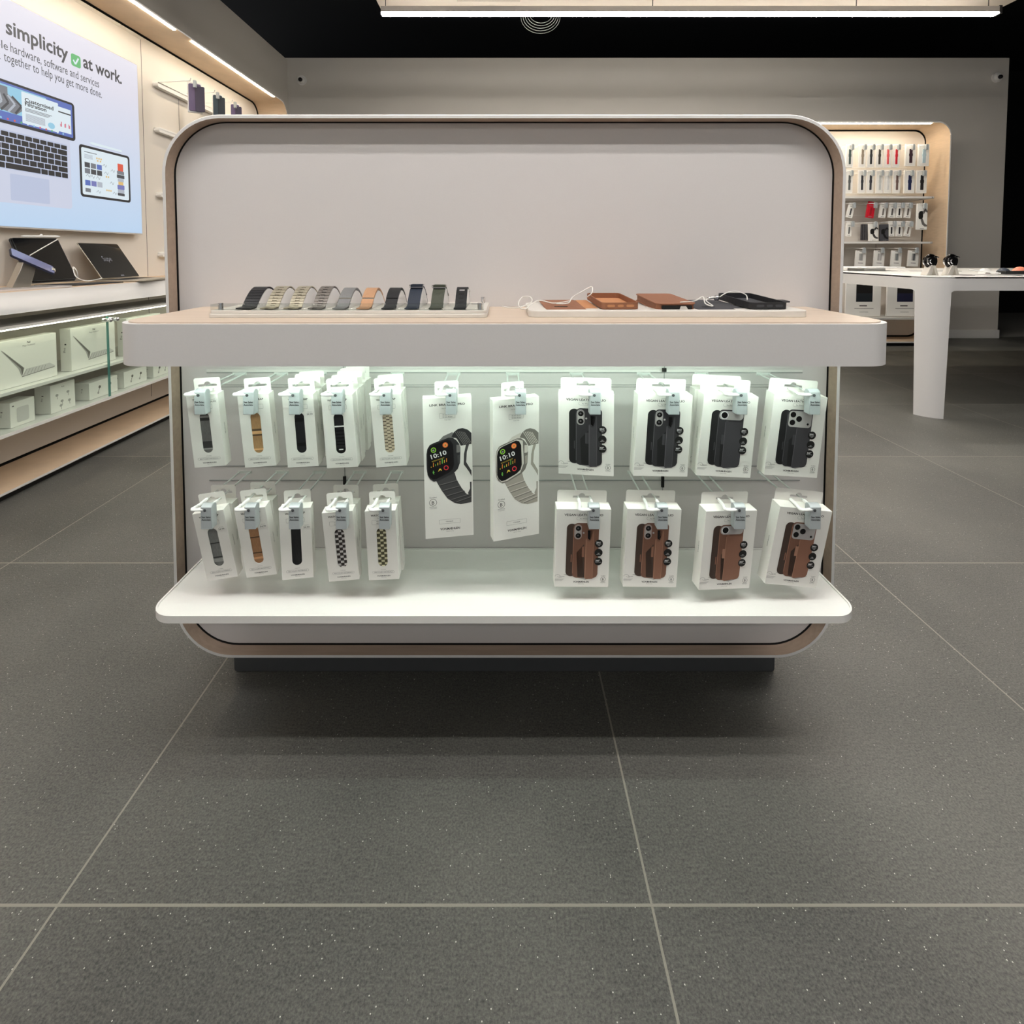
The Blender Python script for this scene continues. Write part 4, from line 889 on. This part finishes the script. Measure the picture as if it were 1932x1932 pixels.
b.add([(p.x, p.y, CZ+.0008) for p in q]+[(p.x, p.y, CZ+.006) for p in q], [(0, 1, 2, 3), (4, 5, 6, 7), (0, 1, 5, 4), (1, 2, 6, 5), (2, 3, 7, 6), (3, 0, 4, 7)], mat('case_black', (0, 0, 0))); b.build('cover', t, bevel=.001)

# boxes inside the glass cabinet
def wall_box(name, label, y0, y1, z0, h_, depth, art, grp, cat='product box'):
    """box against the wall with its face towards the aisle"""
    t = thing(name, label, cat, (-1.99, (y0+y1)/2, z0), (0, 0, pi/2), grp); hw = (y1-y0)/2
    b = MB(); b.box(-hw, 0, .0008, hw, depth, h_, CARD); b.build('carton', t, bevel=.0012)
    b = MB(Matrix.Translation((0, -.0003, 0))); art(b, hw, h_); b.build('printed_front', t, smooth=0)
    b = MB(Matrix.Translation((0, 0, 0)) @ Matrix.Rotation(-pi/2, 4, 'Z') @ Matrix.Translation((-depth/2, -hw-.0003, 0)))
    b.text('Pro', 0, h_*.5, h_*.08, INK, 1, rot=pi/2); b.rect(-.004, h_*.62, .004, h_*.65, INK, 1, .001); b.build('side_print', t, smooth=0)
    return t
KG = mat('kb_print', (168, 166, 162), .6); KG2 = mat('kb_print_dark', (108, 104, 100), .6); KG3 = mat('kb_print_light', (205, 203, 200), .6)
def art_kb(b, hw, h_):
    b.text('Pad', 0, h_*.88, .011, INK, 1, bold=True); b.text('Magic Keyboard', 0, h_*.82, .009, INK_L)
    b.flat([(-hw*.92, h_*.83), (-hw*.84, h_*.80), (-hw*.18, h_*.36), (-hw*.26, h_*.20), (-hw*.30, h_*.22), (-hw*.38, h_*.38)], KG, 1)
    b.flat([(-hw*.86, h_*.79), (-hw*.80, h_*.76), (-hw*.20, h_*.36), (-hw*.26, h_*.22), (-hw*.30, h_*.36)], KG2, 2)
    b.flat([(-hw*.28, h_*.18), (-hw*.12, h_*.33), (hw*.72, h_*.34), (hw*.92, h_*.25), (hw*.88, h_*.22)], KG3, 1)
    b.line([(-hw*.28, h_*.18), (hw*.90, h_*.23)], .0022, KG2, 2)
    for k in range(7): b.line([(-hw*.22+k*hw*.12, h_*.20+k*.0006), (-hw*.10+k*hw*.11, h_*.32)], .0012, KG2, 3)
def art_ph(b, hw, h_):
    b.rect(-hw*.5, h_*.15, hw*.5, h_*.75, KG3, 1, .008); b.line([(-hw*.85, h_*.85), (-hw*.7, h_*.85)], .004, INK)
def art_ear(b, hw, h_):
    b.text('Pods', 0, h_*.84, .008, INK)
    for (x, z) in ((-.5, .6), (.4, .62), (-.1, .35), (.5, .3), (-.2, .2)):
        b.flat(circle(x*hw, z*h_, .008, 14, .006), KG, 1); b.line([(x*hw, z*h_), (x*hw+.002, z*h_-.018)], .003, KG, 2)
def art_adp(b, hw, h_):
    for x in (-.3, .45):
        b.flat(circle(x*hw, h_*.62, .008, 14, .007), KG2, 1); b.line([(x*hw, h_*.6), (x*hw-.010, h_*.32)], .0035, KG2, 1); b.flat(circle(x*hw-.010, h_*.3, .006, 10), KG, 2)
wall_box('keyboard_box', 'large white keyboard box at the left edge of the upper cabinet shelf', 2.065, 2.337, .4555, .193, .05, art_kb, 'large white boxes on the upper cabinet shelf')
wall_box('keyboard_box', 'large white keyboard box beside the cabinet door edge on the upper shelf', 2.415, 2.690, .4555, .197, .05, art_kb, 'large white boxes on the upper cabinet shelf')
wall_box('keyboard_box', 'large white box on the upper cabinet shelf, half hidden by the display stand counter', 2.775, 3.05, .4555, .199, .05, art_kb, 'large white boxes on the upper cabinet shelf')
LB_ = 'small white boxes on the lower cabinet shelf'
wall_box('charger_box', 'small square white box at the left end of the lower cabinet shelf', 2.106, 2.217, .2925, .103, .07, art_ph, LB_)
wall_box('earphone_box', 'taller square white box with earphone pictures on the lower cabinet shelf', 2.296, 2.428, .2925, .126, .07, art_ear, LB_)
wall_box('adapter_box', 'wide low white box in front of the cabinet door edge, lower shelf', 2.512, 2.697, .2925, .083, .07, art_adp, LB_)
wall_box('adapter_box', 'wide low white box right of the cabinet door edge, lower shelf', 2.744, 2.92, .2925, .084, .07, art_adp, LB_)
wall_box('adapter_box', 'low white box of the lower cabinet shelf cut off by the display stand', 2.975, 3.13, .2925, .078, .07, art_adp, LB_)

# folios hanging on the left wall rail
def small_folio(px0, px1, pyt, Y, c, label, hgt):
    p = at(px0, pyt, Y); w_ = (px1-px0)/1000*Y*1.05
    t = thing('phone_folio_box', label, 'phone case box', p, (0, 0, R(30)), 'folios hanging on the left wall')
    m = mat('lf_%d' % c[0], c, .5, noise=.06); m2 = mat('lfd_%d' % c[0], tuple(int(v*.6) for v in c), .5)
    b = MB(); b.plate(rrect(0, -hgt, w_*.8, 0, .002, 3), [], 0, .022, CARD); b.build('carton', t, bevel=.001)
    b = MB(); b.plate(rrect(w_*.06, -hgt*.96, w_*.75, -.010, .010, 5), [], -.010, -.0005, m); b.plate(rrect(w_*.42, -hgt*.98, w_*.95, -.025, .008, 5), [], -.020, -.0105, m2); b.build('folio', t, bevel=.002)
    h = thing('display_hook', 'white hook on the left wall rail holding '+label.split(',')[0], 'hook', p+Vector((w_*.3, 0, .006)), group='left wall hooks')
    b = MB(); b.tube([(.02, -.04, .006), (0, -.015, .004), (-.01, 0, 0), (-.22, .03, .0)], .003, HOOKW, 8); b.build('wire', h)
    g = thing('security_tag', 'grey security tag on the hook of the '+label.split(',')[0], 'security tag', p+Vector((w_*.62, -.025, 0)), group='left wall security tags')
    b = MB(); b.box(-.008, -.008, -.045, .010, .008, 0, TAG); b.build('body', g, bevel=.002)
small_folio(353, 381, 154, 3.45, (98, 84, 116), 'purple phone folio box, nearest on the left wall rail', .19)
small_folio(400, 421, 176, 3.78, (50, 66, 76), 'dark teal phone folio box, middle of the left wall rail', .19)
small_folio(434, 453, 194, 4.02, (99, 84, 120), 'small purple phone folio box, furthest on the left wall rail', .19)

# ================================================================== illuminated niche display on the back wall
bn = thing('niche_display', 'oak lined illuminated niche display on the back wall, hung with accessory boxes', 'niche display', (0, 5.65, 0))
b = MB(); ring(b, 1.0, .035, 4.715, 2.388, .15, .016, 0, .322, WHITE2, OAK_Y, .54); b.build('frame', bn, smooth=40)
b = MB(); b.plate(rrect(1.03, .07, 4.690, 2.355, .125, 12), [], .33, .35, PANEL2)
for z in (1.95, 1.93, 1.66, 1.64, 1.42, 1.30): b.box(2.0, .3285, z, 4.5, .33, z+.006, WHITE2)
b.box(4.18, .3285, .30, 4.183, .33, 1.12, BLACK); b.build('back_panel', bn, smooth=0)
b = MB(); b.plate(rrect(1.3, 0, 4.5, .034, .01, 3), [], .05, .4, BLACK); b.build('base', bn)
b = MB(); b.box(1.4, .012, 2.366, 4.51, .030, 2.371, NL); b.build('light_strip', bn, smooth=0)
for z in (1.603, 1.122, .305):
    b = MB(); b.plate(rrect(2.4, .02, 4.60, .33, (.06, .06, .002, .002), 6), [], z-.02, z, WHITE2, 'z'); b.build('shelf', bn, bevel=.002)
NB = 'boxes hung in the back niche'
def niche_box(name, label, cx, y0, y1, wpx, kind, c=None, Y=5.73, tilt=0, cardm=None, cat='watch band box'):
    p = at(cx, y0, Y); hgt = (y1-y0)/1000*Y; w_ = wpx/1000*Y
    t = thing(name, label, cat, p, (0, R(tilt), 0), NB); x = w_/2
    b = MB(); b.plate(rrect(-x, -hgt, x, 0, .003, 2), [], 0, .02, cardm or CARD); b.build('carton', t, bevel=.001)
    if kind == 'tab' or kind == 'pack':
        b = MB(); b.plate(rrect(-x*.8, -.001, x*.8, .03, (0, 0, .006, .006), 3), [], .0195, .0205, cardm or CARD); b.build('hang_tab', t)
    col = mat('nb_%d_%d_%d' % c, c, .5, noise=.08) if c else None
    if kind == 'band':
        b = MB(); b.plate(rrect(-x*.27, -hgt*.86, x*.27, -hgt*.22, .003, 3), [], -.006, -.0004, col)
        b.plate(rrect(-x*.34, -hgt*.56, x*.34, -hgt*.42, .008, 5), [], -.007, -.0004, col); b.build('watch_band', t, smooth=0)
        b = MB(); b.outline(-x*.78, -hgt*.93, x*.78, -hgt*.06, .004, .0015, KG3); b.build('printed_front', t, smooth=0)
    if kind == 'pack':
        b = MB(); b.plate(rrect(-x*.26, -hgt*.80, x*.26, -hgt*.26, x*.25, 5), [], -.001, -.0002, col); b.build('watch_band', t, smooth=0)
        b = MB(); b.rect(-x*.55, -hgt*.92, x*.55, -hgt*.89, INK_L, 1); b.rect(-x*.6, -hgt*.14, x*.6, -hgt*.11, INK_L, 1); b.build('printed_front', t, smooth=0)
    if kind == 'photo':
        b = MB(); q = lambda u, v: (u*x, -v*hgt)
        b.flat([q(-.75, .38), q(-.55, .30), q(.0, .28), q(.15, .36), q(.15, .52), q(-.0, .58), q(-.6, .60), q(-.75, .54)], BLACK, 2)
        b.flat([q(-.35, .60), q(.05, .56), q(.5, .76), q(1, .82), q(1, .88), q(.5, .88), q(0, .80)], col, 1)
        b.flat([q(.1, .30), q(.6, .18), q(1, .28), q(1, .36), q(.6, .30), q(.25, .42)], col, 1)
        b.rect(-x*.4, -hgt*.96, x*.4, -hgt*.94, INK_L, 1); b.build('printed_front', t, smooth=0)
    if kind == 'case':
        b = MB(); b.rect(-x*.40, -hgt*.62, x*.40, -hgt*.18, KG, 1, .004); b.rect(-x*.12, -hgt*.62, x*.22, -hgt*.18, col, 2, .004); b.rect(-x*.5, -hgt*.80, x*.5, -hgt*.76, INK_L, 1); b.rect(-x*.4, -hgt*.08, x*.4, -hgt*.05, INK, 1); b.build('printed_front', t, smooth=0)
    if kind == 'laptop':
        b = MB(); b.rect(-x*.42, -hgt*.58, x*.52, .0-hgt*.02, BLACK, 1); b.rect(-x*.42, -hgt*.58, x*.52, -hgt*.34, col, 2); b.rect(-.012, -hgt*.11, .012, -hgt*.06, KG2, 3)
        b.rect(-x*.22, -hgt*.71, x*.22, -hgt*.68, INK, 1); b.rect(-x*.5, -hgt*.78, x*.6, -hgt*.765, INK_L, 1); b.rect(-x*.2, -hgt*.88, x*.3, -hgt*.87, INK_L, 1); b.build('printed_front', t, smooth=0)
    return t
def niche_tag(cx, py, what, Y=5.69, back=.28):
    g = thing('security_tag', 'grey security tag on the '+what, 'security tag', at(cx, py, Y), (0, 0, 0), 'niche security tags')
    b = MB(); b.plate([(-.013, -.060), (.013, -.060), (.014, -.015), (.008, 0), (-.008, 0), (-.013, -.008)], [], -.012, .012, TAG); b.build('body', g, bevel=.002)
    h = thing('display_hook', 'white hook holding the '+what, 'hook', at(cx-3, py, Y), (0, 0, 0), 'niche hooks')
    b = MB(); b.tube([(.02, 0, -.012), (-.01, -.006, -.010), (-.02, .01, -.008), (-.02, back, -.002)], .003, HOOKW, 6); b.build('wire', h)
rowA = [(1604, 13, (70, 84, 84), 'dark teal band'), (1628, 12.5, (142, 128, 112), 'taupe band'), (1644, 12.5, (52, 52, 54), 'charcoal band'), (1660, 12.5, (64, 60, 56), 'dark olive band'), (1676, 12.5, (216, 92, 96), 'coral red band'), (1692, 12.5, (190, 36, 52), 'bright red band'),
        (1719, 19, (56, 36, 46), 'dark plum band'), (1744, 20, (176, 196, 204), 'pale blue band')]
rowB = [(1603, 13, (88, 92, 92), 'slate band'), (1627, 12.5, (58, 60, 64), 'graphite band'), (1643, 12.5, (66, 66, 72), 'dark grey band'), (1660.5, 12, (186, 188, 186), 'light grey band'), (1676, 13, (214, 214, 212), 'near white band'), (1693, 13, (104, 84, 80), 'brown band'), (1717, 19, (34, 42, 78), 'navy band'), (1740, 19, (32, 30, 32), 'black band')]
for row, y0, y1, nm in ((rowA, 272, 315, 'top row'), (rowB, 321, 364, 'second row')):
    for (cx, wd, c, d) in row:
        dd = 'box with %s, %s of the niche' % (d, nm)
        niche_box('watch_band_box', 'white '+dd, cx, y0, y1 if wd < 15 or nm != 'top row' else 312.5, wd, 'band', c); niche_tag(cx+4.5, y0, dd)
rowC = [(1606, 11, (74, 74, 76), 'leftmost grey strap', 12), (1666, 11.5, (110, 104, 100), 'taupe strap', 6), (1683, 11.5, (90, 88, 88), 'mid grey strap', 5), (1698, 11.5, (26, 26, 30), 'black strap', 3), (1713, 11.5, (98, 92, 88), 'brown grey strap', 6)]
rowD = [(1603, 10, (96, 96, 96), 'leftmost grey strap', 3), (1682.5, 11, (30, 30, 32), 'black strap', 0), (1698, 12, (32, 32, 38), 'navy black strap', 2), (1714, 11.5, (110, 98, 92), 'taupe strap', 10)]
for row, y0, y1, nm in ((rowC, 387, 411, 'third row'), (rowD, 422, 446, 'fourth row')):
    for (cx, wd, c, d, tl) in row:
        dd = 'strap box, %s, %s of the niche' % (d, nm)
        niche_box('watch_strap_box', 'small white '+dd, cx+(2 if tl > 4 else 0), y0, y1, wd, 'pack', c, 5.74, tl); niche_tag(cx+6, y0-5, dd)
niche_box('gift_card', 'red accessory pack hanging tilted in the third row of the niche', 1645, 385, 411, 14, 'pack', (150, 20, 30), 5.74, 7, mat('red_card', (196, 24, 44), .4, noise=.05), 'accessory box'); niche_tag(1652, 382, 'red accessory pack')
niche_box('bracelet_box', 'white box picturing a smartwatch hanging at the right edge of the niche', 1741, 384, 433, 19, 'photo', (104, 100, 98), 5.66, 0); niche_tag(1745, 383, 'smartwatch box at the niche right edge', 5.63)
niche_box('bracelet_box', 'white box picturing a black smartwatch standing on the lower niche shelf', 1648, 422, 454.5, 17, 'photo', (60, 58, 58), 5.70, -3); niche_tag(1652, 418, 'smartwatch box on the niche shelf', 5.67)
DKC = mat('dark_card', (70, 70, 74), .5, noise=.05)
niche_box('bracelet_box', 'dark box picturing a black watch band next to the smartwatch picture box', 1668.5, 423, 454.5, 16, 'photo', (18, 18, 20), 5.72, -2, DKC)
for k in range(3): niche_box('bracelet_box', ['dark box furthest left behind the smartwatch picture box', 'dark box second of three left of the smartwatch picture box', 'dark box directly left of the smartwatch picture box'][k], 1629+k*4.6, 423, 453, 6, 'none', None, 5.86-k*.04, 0, DKC)
rowE = [(1625.5, 'case', (150, 150, 148), 'pale case'), (1660.5, 'case', (190, 188, 186), 'white case'), (1693, 'case', (118, 124, 126), 'grey case'), (1725, 'case', (80, 82, 86), 'dark case')]
for cx, k, c, d in rowE:
    dd = 'box picturing a %s, lowest hooks of the niche' % d
    niche_box('phone_case_box', 'white '+dd, cx, 473, 503, 19, k, c, 5.72, 3, cat='phone case box'); niche_tag(cx+5, 467, dd)
niche_box('laptop_box', 'large white box picturing a dark screen on the bottom niche shelf, left', 1630, 531, 597.5, 66, 'laptop', (30, 36, 42), 5.74, cat='product box')
niche_box('laptop_box', 'large white box picturing a navy screen on the bottom niche shelf, right', 1707, 531, 597.5, 64, 'laptop', (30, 32, 58), 5.74, cat='product box')

# ================================================================== white table at the right
tb = thing('display_table', 'white display table with rounded corner leg at the right', 'table', (4.3, 4.0, 0))
x0, y0, x1, y1, rc = 2.53-4.3, 3.15-4.0, 6.2-4.3, 5.0-4.0, .15
zt, zb = .858, .776
per = []
def arc(cx, cy, a0, a1, n): return [(cx+rc*cos(a0+(a1-a0)*i/n), cy+rc*sin(a0+(a1-a0)*i/n)) for i in range(n+1)]
def dens(a, e, n): return [(a[0]+(e[0]-a[0])*i/n, a[1]+(e[1]-a[1])*i/n) for i in range(1, n)]
corners = [(x0+rc, y0+rc, pi, 1.5*pi), (x1-rc, y0+rc, 1.5*pi, 2*pi), (x1-rc, y1-rc, 0, .5*pi), (x0+rc, y1-rc, .5*pi, pi)]
segs = [arc(*c, 14) for c in corners]
full = []; marks = []
for i in range(4):
    st = len(full); full += segs[i]; marks.append((st+3, st+12)); full += dens(segs[i][-1], segs[(i+1) % 4][0], 140)
n = len(full); S = [0]
for i in range(1, n): S.append(S[-1]+math.dist(full[i], full[i-1]))
tot = S[-1]+math.dist(full[-1], full[0]); fr = .045
def zlow(s):
    best = 0
    for (a, e) in marks:
        lo, hi = S[a], S[e]
        for off in (-tot, 0, tot):
            d = max(lo+off-s, s-hi-off, 0)
            if lo+off <= s <= hi+off: return 0, True
            if d < fr: best = max(best, 1-d/fr)
    if best > 0: return zb-(fr-math.sqrt(max(0, fr*fr-(fr*best)**2))), False
    return zb, False
b = MB(); vs = []; fs = []
inn_ = []
cxm, cym = (x0+x1)/2, (y0+y1)/2
for i in range(n):
    p = Vector(full[i]); t_ = (Vector(full[(i+1) % n])-Vector(full[i-1])).normalized(); nr = Vector((-t_.y, t_.x))*.022; inn_.append((p.x+nr.x, p.y+nr.y))
zz = [zlow(s)[0] for s in S]
for i in range(n): vs += [(full[i][0], full[i][1], zz[i]), (full[i][0], full[i][1], zt), (inn_[i][0], inn_[i][1], zz[i]), (inn_[i][0], inn_[i][1], zt)]
for i in range(n):
    j = (i+1) % n; a, c = i*4, j*4
    fs += [(a, c, c+1, a+1), (a+2, a+3, c+3, c+2), (a, a+2, c+2, c)]
b.add(vs, fs, WHITE); b.build('frame', tb, smooth=40)
b = MB(); b.plate(full, [], zt-.012, zt+.002, WHITE2, 'z'); b.build('tabletop', tb, bevel=.003)
TT = zt+.0022
def watch_stand(px, label):
    p = at(px, 514, 3.36); t = thing('watch_stand', label, 'watch stand', (p.x, 3.36, TT), (0, 0, R(-18)), 'shiny watch stands on the right table')
    b = MB()
    b.plate([(-.050, 0), (-.012, 0), (.006, .060), (-.016, .066)], [], -.022, .022, mat('stand_silver', (206, 201, 192), .35, metal=.35), 'y'); b.plate([(.020, 0), (.040, 0), (.016, .062), (.0, .060)], [], -.022, .022, mat('stand_silver', (206, 201, 192), .35, metal=.35), 'y'); b.build('stand', t, bevel=.002)
    t.rotation_euler = (0, 0, R(10))
    b = MB(); b.tube([(.0+.037*cos(a), 0, .088+.037*sin(a)) for a in [2*pi*k/24 for k in range(24)]], .010, mat('dark_chrome', (46, 44, 44), .15, metal=.9), 10, closed=True); b.build('band', t)
    b = MB(); b.cyl((-.010, -.020, .088), (-.010, .02, .088), .030, CHROME, 24); b.cyl((-.010, -.024, .088), (-.010, -.020, .088), .016, CHROME, 20); b.build('watch_case', t)
    b = MB(); b.plate([(-.006, .116), (.012, .124), (.036, .116), (.040, .110), (.010, .113)], [], -.024, .024, mat('glass_black', (12, 12, 14), .08), 'y'); b.build('watch_face', t, bevel=.003)
watch_stand(1755, 'shiny watch stand nearest the table corner')
watch_stand(1794, 'shiny watch stand second from the table corner')
t = thing('tablet', 'thin white tablet lying flat on the far left of the right table', 'tablet', (2.9, 4.25, TT), (0, 0, R(5)))
b = MB(); b.box(-.09, -.09, 0, .09, .09, .022, WHITE2); b.build('riser', t, bevel=.003)
b = MB(); b.plate(rrect(-.20, -.14, .22, .14, .015, 4), [], .0225, .031, HOOKW, 'z'); b.build('slab', t, bevel=.002)
pr_ = thing('keyboard', 'slim white keyboard behind the watch stands on the right table', 'keyboard', (3.25, 4.05, TT), (0, 0, 0))
b = MB(); b.plate(rrect(-.2, -.06, .2, .06, .01, 4), [], 0, .006, WHITE2, 'z'); b.build('body', pr_, bevel=.001)
b = MB(); b.box(-.19, -.05, .0061, .19, .05, .0075, mat('keys', (188, 186, 184), .5)); b.build('keys', pr_)
def dome(px, Y, c, wpx, label, py=512):
    p = at(px, py, Y); t = thing('computer_mouse', label, 'mouse', (p.x, Y, TT), group='rounded mice on the right table'); r = wpx/2000*Y
    b = MB(); b.sphere((0, 0, 0), r, mat('dome_%d' % c[0], c, .3), 20, (1, .8, .95))
    b.v = [(v[0], v[1], max(0, v[2])) for v in b.v]; b.build('body', t)
    b = MB(); b.sphere((-.1*r, -.6*r, .0), r*.45, mat('dome_in', (120, 116, 112), .4), 14, (1, .9, .7)); b.v = [(v[0], v[1], max(.0005, v[2])) for v in b.v]; b.build('opening', t)
dome(1858, 3.62, (224, 222, 218), 22, 'white rounded mouse on the right table')
dome(1893, 3.60, (70, 76, 86), 24, 'dark grey rounded mouse on the right table')
dome(1924, 3.60, (232, 142, 116), 28, 'coral rounded mouse at the right photo edge')
t = thing('mouse_dock', 'flat black block under the dark mouse on the right table', 'dock', (at(1900, 510, 3.55).x, 3.50, TT))
b = MB(); b.plate(rrect(-.085, -.03, .16, .03, .006, 4), [], 0, .022, mat('dock_black', (14, 14, 16), .4), 'z'); b.build('body', t, bevel=.003)
t = thing('stylus', 'white stylus resting at a slant in front of the mice', 'stylus', (at(1840, 510, 3.6).x, 3.52, TT))
b = MB(); b.tube([(-.085, .04, .030), (-.075, .038, .028), (.08, -.02, .006)], [.002, .004, .004], HOOKW, 10); b.build('barrel', t)
for (cx, wd, c, lab) in ((1880, .21, (150, 148, 146), 'grey product information sheet at the front of the right table'), (1912, .07, (96, 92, 96), 'small dark price card beside the grey sheet on the right table')):
    p = at(cx, 518, 3.27); t = thing('price_card', lab, 'sign', (p.x, 3.27, TT), group='table information cards')
    b = MB(); b.plate(rrect(-wd/2, -.055, wd/2, .055, .004, 3), [], 0, .004, HOOKW, 'z'); b.build('card', t, bevel=.0008)
    b = MB(); b.box(-wd/2+.008, -.045, .0041, wd/2-.01, .045, .0046, mat('card_%d' % c[0], c, .5)); b.build('printed_area', t)
t = thing('watch_mat', 'thin grey display mat under the watch stands on the right table', 'mat', (at(1800, 516, 3.36).x, 3.36, TT))
b = MB(); b.plate(rrect(.03, -.06, .42, .05, .004, 3), [], 0, .003, mat('mat_grey', (140, 134, 134), .5), 'z'); b.build('mat', t)
